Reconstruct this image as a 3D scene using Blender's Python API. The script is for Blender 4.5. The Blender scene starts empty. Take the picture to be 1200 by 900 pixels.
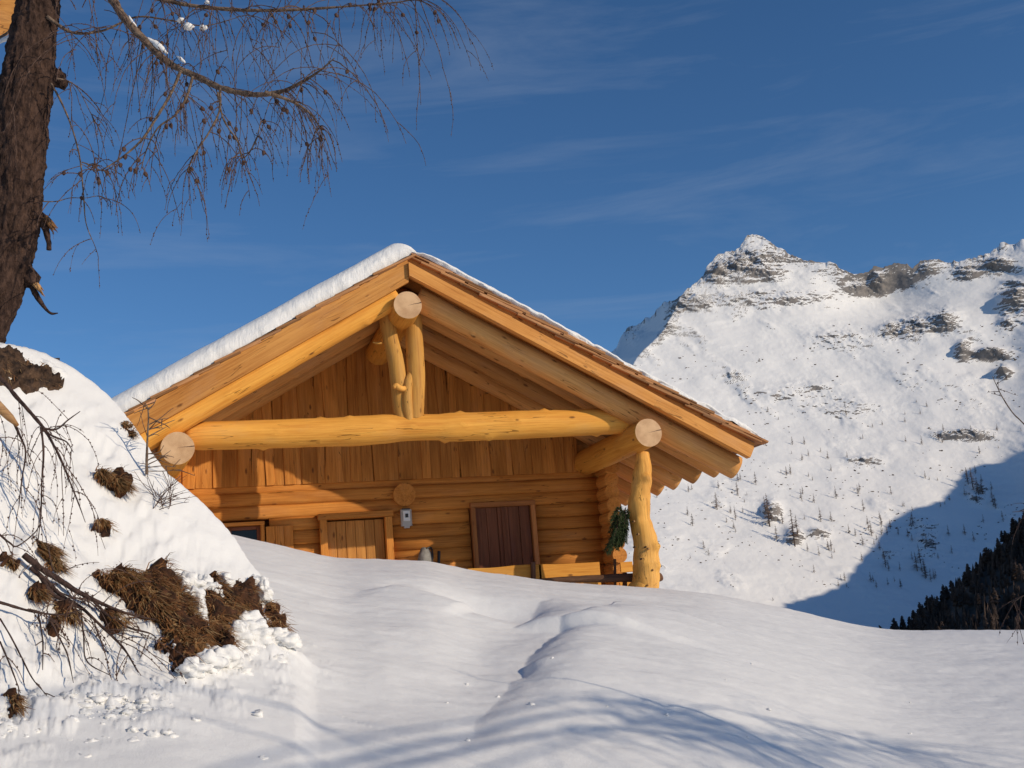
import bpy, math, random
import numpy as np
from mathutils import Matrix, Vector
random.seed(7); RNG = np.random.RandomState(11)
scene = bpy.context.scene
# ------------------------------------------------------------------ camera
# world frame = frame of the chalet: X along its gable front, Y away into its depth, Z up; eye at the origin
FOC, YAW, PIT, ROLL = 1341.28, .28, .2076, .0808          # focal length in pixels of a 1200 px wide picture
_cy, _sy, _cp, _sp = math.cos(YAW), math.sin(YAW), math.cos(PIT), math.sin(PIT)
FW = np.array([_sy*_cp, _cy*_cp, _sp]); _rt = np.array([_cy, -_sy, 0.]); _up = np.cross(_rt, FW)
RT = _rt*math.cos(ROLL) - _up*math.sin(ROLL); UP = _rt*math.sin(ROLL) + _up*math.cos(ROLL)
cd = bpy.data.cameras.new('camera'); cam = bpy.data.objects.new('camera', cd); scene.collection.objects.link(cam)
cd.lens = FOC/1200*36; cd.sensor_width = 36; cd.clip_start = .05; cd.clip_end = 30000
cam.matrix_world = Matrix(((RT[0], UP[0], -FW[0], 0), (RT[1], UP[1], -FW[1], 0), (RT[2], UP[2], -FW[2], 0), (0, 0, 0, 1)))
scene.camera = cam
# ------------------------------------------------------------------ light
SUN = np.array([1.76, -1.66, .93]); SUN /= np.linalg.norm(SUN)      # towards the sun
SUN_EL = math.asin(SUN[2]); SUN_AZ = math.atan2(SUN[0], SUN[1])
W = bpy.data.worlds.new('World'); scene.world = W; W.use_nodes = True
nt = W.node_tree; nt.nodes.clear()
out = nt.nodes.new('ShaderNodeOutputWorld'); bg = nt.nodes.new('ShaderNodeBackground'); sky = nt.nodes.new('ShaderNodeTexSky')
sky.sky_type = 'NISHITA'; sky.sun_disc = False; sky.sun_elevation = SUN_EL; sky.sun_rotation = SUN_AZ
sky.altitude = 2000; sky.air_density = 1.0; sky.dust_density = .5; sky.ozone_density = 4.
bg.inputs['Strength'].default_value = .085
# faint cirrus: thin streaks high on the right, part of the sky itself
geo = nt.nodes.new('ShaderNodeTexCoord'); mp = nt.nodes.new('ShaderNodeMapping'); nz = nt.nodes.new('ShaderNodeTexNoise')
mp.inputs['Scale'].default_value = (2.2, 2.2, 16); mp.inputs['Rotation'].default_value = (.05, -.1, 0)
nz.inputs['Scale'].default_value = 1.6; nz.inputs['Detail'].default_value = 8; nz.inputs['Roughness'].default_value = .62; nz.inputs['Distortion'].default_value = .5
rp = nt.nodes.new('ShaderNodeMapRange'); rp.inputs['From Min'].default_value = .50; rp.inputs['From Max'].default_value = .85; rp.inputs['To Max'].default_value = .17
mx = nt.nodes.new('ShaderNodeMix'); mx.data_type = 'RGBA'; mx.inputs['B'].default_value = (5.2, 5.8, 6.8, 1)
L = nt.links.new
L(geo.outputs['Generated'], mp.inputs['Vector']); L(mp.outputs['Vector'], nz.inputs['Vector']); L(nz.outputs['Fac'], rp.inputs['Value'])
L(rp.outputs['Result'], mx.inputs['Factor']); hs = nt.nodes.new('ShaderNodeHueSaturation'); hs.inputs['Saturation'].default_value = 1.12; hs.inputs['Value'].default_value = 1.25; L(sky.outputs['Color'], hs.inputs['Color']); L(hs.outputs['Color'], mx.inputs['A']); L(mx.outputs['Result'], bg.inputs['Color']); L(bg.outputs['Background'], out.inputs['Surface'])
sd = bpy.data.lights.new('sun', 'SUN'); sun = bpy.data.objects.new('sun', sd); scene.collection.objects.link(sun)
sd.energy = 3.35; sd.angle = math.radians(.53); sd.color = (1, .85, .65)
sun.rotation_euler = Vector(SUN).to_track_quat('Z', 'Y').to_euler(); sun.location = (30, -30, 30)
scene.view_settings.view_transform = 'Standard'; scene.view_settings.look = 'None'
scene.view_settings.exposure = 0; scene.view_settings.gamma = 1; scene.view_settings.use_curve_mapping = False

# ------------------------------------------------------------------ rays of the fitted camera, used for measuring
def ray(x, y): return FW + RT*(x-600)/FOC + UP*(450-y)/FOC
def onY(x, y, Y): d = ray(x, y); return d*Y/d[1]
def atr(x, y, r): d = ray(x, y); return d*r/math.hypot(d[0], d[1])
def azel(x, y): d = ray(x, y); return math.atan2(d[0], d[1]), d[2]/math.hypot(d[0], d[1])

# ------------------------------------------------------------------ noise
def _hash(ix, iy, iz, seed):
    h = (ix.astype(np.int64)*374761393 + iy.astype(np.int64)*668265263 + iz.astype(np.int64)*2147483647 + seed*1274126177) & 0xFFFFFFFF
    h = ((h ^ (h >> 13))*1274126177) & 0xFFFFFFFF
    h = ((h ^ (h >> 16))*1274126177) & 0xFFFFFFFF
    return ((h ^ (h >> 15)) & 0xFFFFFF)/float(0xFFFFFF)
def vnoise(x, y, z, seed=0):
    x, y, z = np.broadcast_arrays(np.asarray(x, float), np.asarray(y, float), np.asarray(z, float))
    fx, fy, fz = np.floor(x), np.floor(y), np.floor(z); u, v, w = x-fx, y-fy, z-fz
    u = u*u*u*(u*(u*6-15)+10); v = v*v*v*(v*(v*6-15)+10); w = w*w*w*(w*(w*6-15)+10); r = 0
    for i in (0, 1):
        for j in (0, 1):
            for k in (0, 1):
                r = r + _hash(fx+i, fy+j, fz+k, seed)*(u if i else 1-u)*(v if j else 1-v)*(w if k else 1-w)
    return r*2-1
def fbm(x, y, z=0., octv=4, seed=0, gain=.5, ridged=False):
    a, f, s = 1., 1., 0
    for o in range(octv):
        n = vnoise(np.asarray(x)*f+o*17.3, np.asarray(y)*f+o*5.1, np.asarray(z)*f, seed+o)
        s = s + a*((1-2*np.abs(n)) if ridged else n); a *= gain; f *= 2.03
    return s
def sstep(a, b, x): t = np.clip((x-a)/(b-a), 0, 1); return t*t*(3-2*t)

# ------------------------------------------------------------------ objects
COL = scene.collection
def props(o, label=None, cat=None, group=None, kind=None):
    if label: o['label'] = label
    if cat: o['category'] = cat
    if group: o['group'] = group
    if kind: o['kind'] = kind
    return o
def empty(name, loc, label, cat, group=None):
    o = bpy.data.objects.new(name, None); COL.objects.link(o); o.location = loc; o.empty_display_size = .2
    return props(o, label, cat, group)
def wloc(o):
    l = Vector((0, 0, 0))
    while o is not None: l += o.location; o = o.parent
    return l
def wmat(o):
    m = Matrix.Identity(4)
    while o is not None: m = (Matrix.Translation(o.location) if o.type == 'EMPTY' else o.matrix_basis) @ m; o = o.parent
    return m
def make_mesh(name, V, F, mats, smooth=True, midx=None):
    me = bpy.data.meshes.new(name)
    if isinstance(F, np.ndarray):
        nv, nf, k = len(V), len(F), F.shape[1]
        me.vertices.add(nv); me.vertices.foreach_set('co', np.asarray(V, np.float32).ravel())
        me.loops.add(nf*k); me.loops.foreach_set('vertex_index', F.astype(np.int32).ravel())
        me.polygons.add(nf); me.polygons.foreach_set('loop_start', np.arange(0, nf*k, k, dtype=np.int32))
        me.update(calc_edges=True)
    else:
        me.from_pydata([tuple(map(float, v)) for v in V], [], F); me.update()
    for m in (mats if isinstance(mats, (list, tuple)) else [mats]): me.materials.append(m)
    if midx is not None: me.polygons.foreach_set('material_index', np.asarray(midx, np.int32))
    sm = smooth if isinstance(smooth, (list, np.ndarray)) else [smooth]*len(me.polygons)
    me.polygons.foreach_set('use_smooth', sm); me.update()
    return me
def link(name, me, parent=None, M=None):
    """link mesh; M is its world matrix"""
    o = bpy.data.objects.new(name, me); COL.objects.link(o)
    M = M if M is not None else Matrix.Identity(4)
    if parent is not None:
        o.parent = parent; M = wmat(parent).inverted() @ M
    o.matrix_basis = M
    return o
def frame_mat(A, xdir, ydir=None):
    """matrix with origin A and local X along xdir"""
    x = Vector([float(c) for c in xdir]).normalized()
    y = Vector([float(c) for c in ydir]) if ydir is not None else (Vector((0, 0, 1)) if abs(x.z) < .9 else Vector((0, 1, 0)))
    z = x.cross(y).normalized(); y = z.cross(x)
    m = Matrix((x, y, z)).transposed().to_4x4(); m.translation = Vector([float(c) for c in A]); return m
def wparent(name, V, F, mats, parent, smooth=True, midx=None, origin=None):
    """mesh given in world coordinates, stored around its own origin"""
    V = np.asarray(V, float); c = V.mean(0) if origin is None else np.asarray(origin, float)
    return link(name, make_mesh(name, V-c, F, mats, smooth, midx), parent, Matrix.Translation(Vector(c)))

def tube(P, Rr, seg=10, cap=True, rough=0., rseed=0, rs=6.):
    """swept tube along points P (n,3) with radii Rr; returns verts, faces (list), cap face count"""
    P = np.asarray(P, float); n = len(P); Rr = np.broadcast_to(np.asarray(Rr, float), (n,))
    T = np.gradient(P, axis=0); T /= np.linalg.norm(T, axis=1)[:, None]+1e-12
    a = np.array([0, 0, 1.]) if abs(T[0][2]) < .9 else np.array([1., 0, 0]); N = np.zeros_like(P)
    nrm = a-T[0]*a.dot(T[0]); nrm /= np.linalg.norm(nrm)
    for i in range(n):
        nrm = nrm-T[i]*nrm.dot(T[i]); nrm /= np.linalg.norm(nrm)+1e-12; N[i] = nrm
    B = np.cross(T, N); th = np.arange(seg)*2*math.pi/seg
    off = N[:, None, :]*np.cos(th)[None, :, None] + B[:, None, :]*np.sin(th)[None, :, None]
    rr = Rr[:, None]*np.ones(seg)[None, :]
    if rough:
        q = P[:, None, :]+off*Rr[:, None, None]
        rr = rr*(1+rough*fbm(q[..., 0]*rs+rseed, q[..., 1]*rs, q[..., 2]*rs, 3, rseed))
    V = (P[:, None, :]+off*rr[:, :, None]).reshape(-1, 3); F = []
    for i in range(n-1):
        for j in range(seg):
            k = (j+1) % seg; F.append((i*seg+j, i*seg+k, (i+1)*seg+k, (i+1)*seg+j))
    if cap: F.append(tuple(range(seg-1, -1, -1))); F.append(tuple((n-1)*seg+j for j in range(seg)))
    return V, F
def join(parts):
    V, F, o = [], [], 0
    for v, f in parts:
        V.append(np.asarray(v, float)); F += [tuple(i+o for i in t) for t in f]; o += len(v)
    return np.concatenate(V), F
def spline(pts, n):
    """Catmull-Rom through pts"""
    p = np.asarray(pts, float); p = np.vstack([2*p[0]-p[1], p, 2*p[-1]-p[-2]]); m = len(p)-3; r = []
    for t in np.linspace(0, m-1e-6, n):
        i = int(t); u = t-i; a, b, c, d = p[i:i+4]
        r.append(.5*((2*b)+(-a+c)*u+(2*a-5*b+4*c-d)*u*u+(-a+3*b-3*c+d)*u**3))
    return np.array(r)

def box(L_, w, h, bev=.006, wob=0, seed=0, n=1, taper=None):
    """plank along local X from 0 to L_, centred in Y and Z, chamfered long edges, cut into n pieces so that its edge may wander"""
    xs = np.linspace(0, L_, n+1); V = []; b = min(bev, w*.3, h*.3)
    for x in xs:
        dy = wob*vnoise(x*1.7, seed*3.1, .5, 5); dw = w/2+wob*.7*vnoise(x*3.1, seed*1.7, 9.5, 6)
        e = -w/2+wob*.9*vnoise(x*2.3, seed*2.3, 4.5, 7)
        for (y, z) in ((dw-b, -h/2), (dw, -h/2+b), (dw, h/2-b), (dw-b, h/2), (e+b, h/2), (e, h/2-b), (e, -h/2+b), (e+b, -h/2)): V.append((x, y+dy, z))
    F = []
    for i in range(n):
        for j in range(8):
            k = (j+1) % 8; F.append((i*8+j, i*8+k, i*8+8+k, i*8+8+j))
    F.append(tuple(range(7, -1, -1))); F.append(tuple(n*8+j for j in range(8)))
    return V, F

# ------------------------------------------------------------------ materials
def mat(name, rough=.7):
    m = bpy.data.materials.new(name); m.use_nodes = True; t = m.node_tree; b = t.nodes['Principled BSDF']; b.inputs['Roughness'].default_value = rough
    return m, t, b
def N(t, kind, **kw):
    n = t.nodes.new(kind)
    for k, v in kw.items():
        if k in n.inputs: n.inputs[k].default_value = v
        else: setattr(n, k, v)
    return n
def ramp(t, src, stops):
    r = t.nodes.new('ShaderNodeValToRGB'); e = r.color_ramp.elements
    while len(e) > 1: e.remove(e[-1])
    e[0].position = stops[0][0]; e[0].color = (*stops[0][1], 1)
    for p, c in stops[1:]: q = e.new(p); q.color = (*c, 1)
    t.links.new(src, r.inputs['Fac']); return r.outputs['Color']
def mixc(t, fac, a, b, mode='MIX'):
    m = t.nodes.new('ShaderNodeMix'); m.data_type = 'RGBA'; m.blend_type = mode
    for key, v in (('Factor', fac), ('A', a), ('B', b)):
        if isinstance(v, (int, float)): m.inputs[key].default_value = v
        elif isinstance(v, tuple): m.inputs[key].default_value = (*v, 1) if len(v) == 3 else v
        else: t.links.new(v, m.inputs[key])
    return m.outputs['Result']
def mathn(t, op, a, b=None, clamp=False):
    m = t.nodes.new('ShaderNodeMath'); m.operation = op; m.use_clamp = clamp
    for i, v in enumerate((a, b)):
        if v is None: continue
        if isinstance(v, (int, float)): m.inputs[i].default_value = v
        else: t.links.new(v, m.inputs[i])
    return m.outputs[0]
def coords(t, scale=(1, 1, 1), out='Object', rnd=False):
    c = t.nodes.new('ShaderNodeTexCoord'); mp = t.nodes.new('ShaderNodeMapping'); mp.inputs['Scale'].default_value = scale
    t.links.new(c.outputs[out], mp.inputs['Vector'])
    if rnd:
        oi = t.nodes.new('ShaderNodeObjectInfo'); cm = t.nodes.new('ShaderNodeCombineXYZ')
        s = mathn(t, 'MULTIPLY', oi.outputs['Random'], 37.)
        for k in 'XYZ': t.links.new(s, cm.inputs[k])
        t.links.new(cm.outputs[0], mp.inputs['Location'])
    return mp.outputs['Vector']

def wood(name, light, dark, knot=(.16, .06, .02), rough=.62, knots=.55, var=.25, grain=1.):
    m, t, b = mat(name, rough)
    g = N(t, 'ShaderNodeTexNoise', Scale=1., Detail=7., Roughness=.62, Distortion=.35); t.links.new(coords(t, (2.2, 34, 34), rnd=True), g.inputs['Vector'])
    g2 = N(t, 'ShaderNodeTexNoise', Scale=1., Detail=3., Roughness=.5); t.links.new(coords(t, (1.1, 5, 5), rnd=True), g2.inputs['Vector'])
    f = mathn(t, 'ADD', mathn(t, 'MULTIPLY', g.outputs['Fac'], .62*grain), mathn(t, 'MULTIPLY', g2.outputs['Fac'], .5))
    g3 = N(t, 'ShaderNodeTexNoise', Scale=1., Detail=5., Roughness=.7); t.links.new(coords(t, (1.3, 60, 60), rnd=True), g3.inputs['Vector'])
    f = mathn(t, 'ADD', f, mathn(t, 'MULTIPLY', mathn(t, 'SUBTRACT', g3.outputs['Fac'], .5), .55))
    c = ramp(t, f, [(.30, tuple(v_*.62 for v_ in dark)), (.40, dark), (.56, tuple((a+b_)/2 for a, b_ in zip(light, dark))), (.72, light)])
    # drying checks: hair cracks along the grain
    ck = N(t, 'ShaderNodeTexNoise', Scale=1., Detail=2., Roughness=.4); t.links.new(coords(t, (.9, 17, 17), rnd=True), ck.inputs['Vector'])
    cm_ = N(t, 'ShaderNodeTexNoise', Scale=1., Detail=2.); t.links.new(coords(t, (2.0, 6, 6), rnd=True), cm_.inputs['Vector'])
    cr = mathn(t, 'MULTIPLY', mathn(t, 'LESS_THAN', mathn(t, 'ABSOLUTE', mathn(t, 'SUBTRACT', ck.outputs['Fac'], .5)), .007), mathn(t, 'GREATER_THAN', cm_.outputs['Fac'], .54))
    c = mixc(t, mathn(t, 'MULTIPLY', cr, .75), c, tuple(v_*.30 for v_ in dark))
    # weathering: broad greyish and darker passages
    wz = N(t, 'ShaderNodeTexNoise', Scale=1., Detail=4., Roughness=.65); t.links.new(coords(t, (1.6, 4, 4), rnd=True), wz.inputs['Vector'])
    wf = N(t, 'ShaderNodeMapRange'); wf.inputs['From Min'].default_value = .52; wf.inputs['From Max'].default_value = .75; wf.inputs['To Max'].default_value = .38; t.links.new(wz.outputs['Fac'], wf.inputs['Value'])
    c = mixc(t, wf.outputs['Result'], c, (light[0]*.80, light[1]*.92, light[2]*1.7))
    # knots: sparse dark ovals with a halo
    v = N(t, 'ShaderNodeTexVoronoi', Scale=1., Randomness=1.); v.feature = 'F1'; t.links.new(coords(t, (3.4, 9, 9), rnd=True), v.inputs['Vector'])
    k = N(t, 'ShaderNodeMapRange'); k.inputs['From Min'].default_value = .15; k.inputs['From Max'].default_value = .06; t.links.new(v.outputs['Distance'], k.inputs['Value'])
    sel = N(t, 'ShaderNodeSeparateColor'); t.links.new(v.outputs['Color'], sel.inputs['Color'])
    kk = mathn(t, 'MULTIPLY', k.outputs['Result'], mathn(t, 'GREATER_THAN', sel.outputs['Red'], 1-knots))
    c = mixc(t, mathn(t, 'MULTIPLY', kk, .85), c, knot)
    oi = t.nodes.new('ShaderNodeObjectInfo'); hs = t.nodes.new('ShaderNodeHueSaturation')
    mr = N(t, 'ShaderNodeMapRange'); mr.inputs['To Min'].default_value = 1-var; mr.inputs['To Max'].default_value = 1+var*.5; t.links.new(oi.outputs['Random'], mr.inputs['Value'])
    t.links.new(mr.outputs['Result'], hs.inputs['Value']); t.links.new(c, hs.inputs['Color'])
    t.links.new(hs.outputs['Color'], b.inputs['Base Color'])
    bp = N(t, 'ShaderNodeBump', Strength=.7, Distance=.008); t.links.new(mathn(t, 'ADD', f, kk), bp.inputs['Height']); t.links.new(bp.outputs['Normal'], b.inputs['Normal'])
    b.inputs['Specular IOR Level'].default_value = .15
    return m
M_wood = wood('peeled_larch_wood', (.80, .40, .075), (.60, .25, .04))
M_fascia = wood('planed_fascia_wood', (.72, .34, .09), (.50, .20, .045), knots=.45)
M_soffit = wood('rafter_wood', (.66, .34, .11), (.47, .21, .06), knots=.5)
M_wall = wood('log_wall_wood', (.68, .285, .06), (.42, .15, .028), knots=.35, var=.15)
M_board = wood('gable_board_wood', (.66, .28, .06), (.40, .15, .028), knots=.55, var=.18)
M_post = wood('knotty_post_wood', (.78, .42, .10), (.54, .25, .055), knots=.8)
M_shutter = wood('dark_red_shutter_wood', (.26, .10, .05), (.15, .055, .028), knots=.2, knot=(.03, .01, .008))
M_frame = wood('shutter_frame_wood', (.46, .19, .06), (.28, .10, .03), knots=.2)
M_door = wood('plank_door_wood', (.58, .27, .07), (.36, .145, .035), knots=.6, var=.18)
M_bark = wood('brown_bark_rail', (.20, .105, .06), (.09, .045, .028), knots=.4, knot=(.04, .02, .012), rough=.85)
M_shing = wood('larch_shingle_wood', (.54, .27, .11), (.28, .125, .05), knots=.1, var=.55)
M_stub = wood('splintered_orange_wood', (.52, .30, .12), (.26, .12, .05), knots=.3)

def endgrain():
    m, t, b = mat('sawn_log_end', .75)
    c = t.nodes.new('ShaderNodeTexCoord'); s = t.nodes.new('ShaderNodeSeparateXYZ'); t.links.new(c.outputs['Object'], s.inputs[0])
    nz_ = N(t, 'ShaderNodeTexNoise', Scale=9., Detail=4.); t.links.new(coords(t, (1, 1, 1), rnd=True), nz_.inputs['Vector'])
    y, z = s.outputs['Y'], s.outputs['Z']
    r = mathn(t, 'SQRT', mathn(t, 'ADD', mathn(t, 'MULTIPLY', y, y), mathn(t, 'MULTIPLY', z, z)))
    rr = mathn(t, 'ADD', r, mathn(t, 'MULTIPLY', nz_.outputs['Fac'], .03))
    ring = mathn(t, 'SINE', mathn(t, 'MULTIPLY', rr, 620.))
    f = mathn(t, 'ADD', mathn(t, 'MULTIPLY', ring, .16), mathn(t, 'MULTIPLY', nz_.outputs['Fac'], 1.))
    col = ramp(t, f, [(.25, (.44, .25, .12)), (.7, (.68, .44, .24))])
    # drying crack running from the pith to the rim
    oi = t.nodes.new('ShaderNodeObjectInfo'); ang = mathn(t, 'MULTIPLY', oi.outputs['Random'], 2.)
    sa = mathn(t, 'SINE', mathn(t, 'ADD', ang, .55)); ca = mathn(t, 'COSINE', mathn(t, 'ADD', ang, .55))
    d = mathn(t, 'ABSOLUTE', mathn(t, 'ADD', mathn(t, 'SUBTRACT', mathn(t, 'MULTIPLY', y, sa), mathn(t, 'MULTIPLY', z, ca)), mathn(t, 'MULTIPLY', mathn(t, 'SUBTRACT', nz_.outputs['Fac'], .5), .03)))
    al = mathn(t, 'ADD', mathn(t, 'MULTIPLY', y, ca), mathn(t, 'MULTIPLY', z, sa))
    wd = mathn(t, 'MULTIPLY', mathn(t, 'MAXIMUM', mathn(t, 'ADD', al, .01), 0.), .035)
    cr = mathn(t, 'LESS_THAN', d, wd)
    col = mixc(t, cr, col, (.07, .03, .015))
    t.links.new(col, b.inputs['Base Color']); return m
M_end = endgrain()

def snow(name, bump=.25, scale=5., stretch=(1, 1, 1), tint=(.81, .805, .79), dist=.02):
    m, t, b = mat(name, .55)
    n = N(t, 'ShaderNodeTexNoise', Scale=scale, Detail=9., Roughness=.6); t.links.new(coords(t, stretch), n.inputs['Vector'])
    n2 = N(t, 'ShaderNodeTexNoise', Scale=.8, Detail=3.); t.links.new(coords(t), n2.inputs['Vector'])
    c = ramp(t, n2.outputs['Fac'], [(.3, tuple(x*.965 for x in tint)), (.7, tint)])
    t.links.new(c, b.inputs['Base Color']); b.inputs['Specular IOR Level'].default_value = .2
    bp = N(t, 'ShaderNodeBump', Strength=bump, Distance=dist); t.links.new(n.outputs['Fac'], bp.inputs['Height']); n3 = N(t, 'ShaderNodeTexNoise', Scale=160., Detail=3., Roughness=.7); t.links.new(coords(t), n3.inputs['Vector'])
    bp2 = N(t, 'ShaderNodeBump', Strength=.55, Distance=.0035); t.links.new(n3.outputs['Fac'], bp2.inputs['Height']); t.links.new(bp.outputs['Normal'], bp2.inputs['Normal']); t.links.new(bp2.outputs['Normal'], b.inputs['Normal'])
    return m
M_snow = snow('snow', .35, 14., dist=.012)
M_snowlump = snow('lumpy_snow', .6, 26., dist=.012)
M_roofsnow = snow('roof_snow', .55, 9., (3., 3., .6), dist=.02)

def simple(name, c1, c2, scale=8., rough=.85, bump=.5, dist=.02, stretch=(1, 1, 1), rnd=True, extra=None):
    m, t, b = mat(name, rough)
    n = N(t, 'ShaderNodeTexNoise', Scale=scale, Detail=8., Roughness=.65); t.links.new(coords(t, stretch, rnd=rnd), n.inputs['Vector'])
    st = [(.35, c1), (.65, c2)]
    if extra: st.append((.8, extra))
    t.links.new(ramp(t, n.outputs['Fac'], st), b.inputs['Base Color']); b.inputs['Specular IOR Level'].default_value = .2
    if bump:
        bp = N(t, 'ShaderNodeBump', Strength=bump, Distance=dist); t.links.new(n.outputs['Fac'], bp.inputs['Height']); t.links.new(bp.outputs['Normal'], b.inputs['Normal'])
    return m
M_larchbark = simple('furrowed_larch_bark', (.02, .011, .009), (.10, .058, .042), 34., .92, 1., .03, (1, 1, .45), extra=(.26, .185, .13))
M_limb = simple('limb_bark', (.05, .032, .025), (.24, .17, .12), 40., .9, .8, .01)
M_twig = simple('larch_twig', (.05, .028, .022), (.17, .11, .085), 30., .85, 0)
M_deadbark = simple('dead_branch_bark', (.022, .013, .012), (.09, .055, .045), 40., .9, .8, .01)
M_cone = simple('larch_cone', (.05, .026, .02), (.13, .075, .058), 60., .85, .6)
M_grass1 = simple('dry_brown_grass', (.11, .042, .016), (.27, .125, .045), 12., .9, 0)
M_grass2 = simple('dead_grass_straw', (.20, .12, .05), (.38, .25, .12), 12., .9, 0)
M_earth = simple('dark_earth', (.014, .009, .007), (.10, .042, .02), 22., .95, .9, .02)
M_rock = simple('lichened_rock', (.02, .014, .012), (.12, .07, .042), 24., .9, .9, .03, extra=(.26, .19, .13))
M_needle = simple('fir_needles', (.018, .032, .012), (.05, .075, .025), 30., .7, 0)
M_spruce = simple('spruce_foliage', (.05, .036, .03), (.13, .088, .068), .4, .9, 0)
M_farlarch = simple('bare_larch_crown', (.15, .11, .09), (.29, .22, .18), .5, .95, 0)
M_farwood = simple('far_tree_trunk', (.08, .055, .045), (.16, .11, .085), .8, .95, 0)
M_glass, _t, _b = mat('dark_window_glass', .06); _b.inputs['Base Color'].default_value = (.012, .013, .015, 1); _b.inputs['Specular IOR Level'].default_value = .25
M_metal, _t, _b = mat('galvanised_metal', .4); _b.inputs['Base Color'].default_value = (.42, .40, .37, 1); _b.inputs['Metallic'].default_value = .0
M_white, _t, _b = mat('white_enamel', .35); _b.inputs['Base Color'].default_value = (.75, .75, .73, 1)
M_black, _t, _b = mat('black_iron', .5); _b.inputs['Base Color'].default_value = (.025, .022, .02, 1)
M_sack = simple('grey_canvas', (.16, .15, .14), (.30, .29, .27), 9., .9, .5)

def mountain_mat():
    m, t, b = mat('snow_and_rock', .75)
    g = t.nodes.new('ShaderNodeNewGeometry'); s = t.nodes.new('ShaderNodeSeparateXYZ'); t.links.new(g.outputs['True Normal'], s.inputs[0])
    n = N(t, 'ShaderNodeTexNoise', Scale=.045, Detail=9., Roughness=.7); t.links.new(coords(t, (1, 1, 1.6)), n.inputs['Vector'])
    n2 = N(t, 'ShaderNodeTexNoise', Scale=.016, Detail=5., Roughness=.6); t.links.new(coords(t), n2.inputs['Vector'])
    at = t.nodes.new('ShaderNodeAttribute'); at.attribute_name = 'rock'
    st = mathn(t, 'SUBTRACT', 1., s.outputs['Z'])       # steepness
    k = mathn(t, 'ADD', mathn(t, 'ADD', st, mathn(t, 'MULTIPLY', mathn(t, 'SUBTRACT', n.outputs['Fac'], .5), .55)), mathn(t, 'MULTIPLY', at.outputs['Fac'], .30))
    k = mathn(t, 'ADD', k, mathn(t, 'MULTIPLY', mathn(t, 'SUBTRACT', n2.outputs['Fac'], .5), .25))
    f = N(t, 'ShaderNodeMapRange'); f.inputs['From Min'].default_value = .585; f.inputs['From Max'].default_value = .64; t.links.new(k, f.inputs['Value'])
    rock = ramp(t, n.outputs['Fac'], [(.38, (.045, .042, .045)), (.62, (.19, .16, .14))])
    c = mixc(t, mathn(t, 'MULTIPLY', f.outputs['Result'], .88), (.82, .815, .80), rock)
    t.links.new(c, b.inputs['Base Color']); b.inputs['Specular IOR Level'].default_value = .1
    bp = N(t, 'ShaderNodeBump', Strength=.35, Distance=2.); t.links.new(n.outputs['Fac'], bp.inputs['Height']); t.links.new(bp.outputs['Normal'], b.inputs['Normal'])
    return m
M_mount = mountain_mat()

# ================================================================== GROUND
CREST = [(-400, 560), (200, 612), (300, 633), (350, 645), (400, 656), (430, 655), (460, 656), (500, 658), (520, 662), (540, 668), (560, 671), (600, 675), (650, 681),
         (700, 685), (750, 688), (780, 691), (820, 694), (850, 699), (880, 705), (920, 714), (960, 723), (1000, 732), (1040, 737), (1100, 738.5), (1200, 738), (1500, 735)]
_c = np.array([azel(*p) for p in CREST])
def smooth_table(a, e, wdt):
    g = np.linspace(a[0]-.3, a[-1]+.3, 4000); v = np.interp(g, a, e); n = max(1, int(wdt/(g[1]-g[0]))); k = np.hanning(2*n+3); k /= k.sum()
    return g, np.convolve(np.pad(v, n+1, 'edge'), k, 'valid')
c_az, c_e = smooth_table(_c[:, 0], _c[:, 1], .03)
SIL = [(-60, 380), (0, 400), (30, 404), (60, 416), (80, 428), (100, 441), (120, 456), (135, 470), (150, 489), (165, 512), (180, 533), (200, 556), (215, 569), (240, 591), (263, 616), (277, 634), (289, 652),
       (304, 672), (318, 694), (327, 718), (333, 740), (338, 764)]
_s = np.array([azel(*p) for p in SIL]); s_az, s_e = _s[:, 0], _s[:, 1]
RCA, RCV = smooth_table(np.radians([-60, -20, 3, 10, 20, 30, 42, 90]), np.array([9.5, 9.5, 9.6, 10.2, 10.8, 12.5, 15., 15.]), .16)
def crest(az):
    E_ = np.interp(az, c_az, c_e); rc = np.interp(az, RCA, RCV)
    w = sstep(math.radians(60), math.radians(110), np.abs(az-math.radians(15)))    # behind the camera: level out
    return E_*(1-w)+.0*w, rc
def base(az, r):
    E_, rc = crest(az); q = np.clip(1-r/rc, 0, None)
    zi = E_*r - 1.7*q**1.5
    d = np.clip(r-rc, 0, None); az_ = np.clip((az-math.radians(20))/math.radians(15), 0, 1)
    zo = E_*np.minimum(r, rc+4) - (.10+.05*az_)*d*d/(1+.45*d)
    far = -95*(1-np.exp(-np.clip(r-18, 0, None)/260.))
    zo = np.where(r > 22, np.maximum(zo, -1e9)*0 + (E_*(rc+4) - (.10+.05*az_)*(22-rc)**2/(1+.45*(22-rc)) + far), zo)
    return np.where(r < rc, zi, zo)
def solve(fn, az, e, r0=1.5, r1=14.):
    rs = np.linspace(r0, r1, 500); v = fn(np.full_like(rs, az), rs)-e*rs; i = np.argmax(v > 0)
    return rs[i] if v[i] > 0 else r1
def g_pt(x, y):                       # pixel -> plan position on the undisturbed slope
    az, e = azel(x, y); r = solve(base, az, e); return np.array([r*math.sin(az), r*math.cos(az)])
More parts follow.
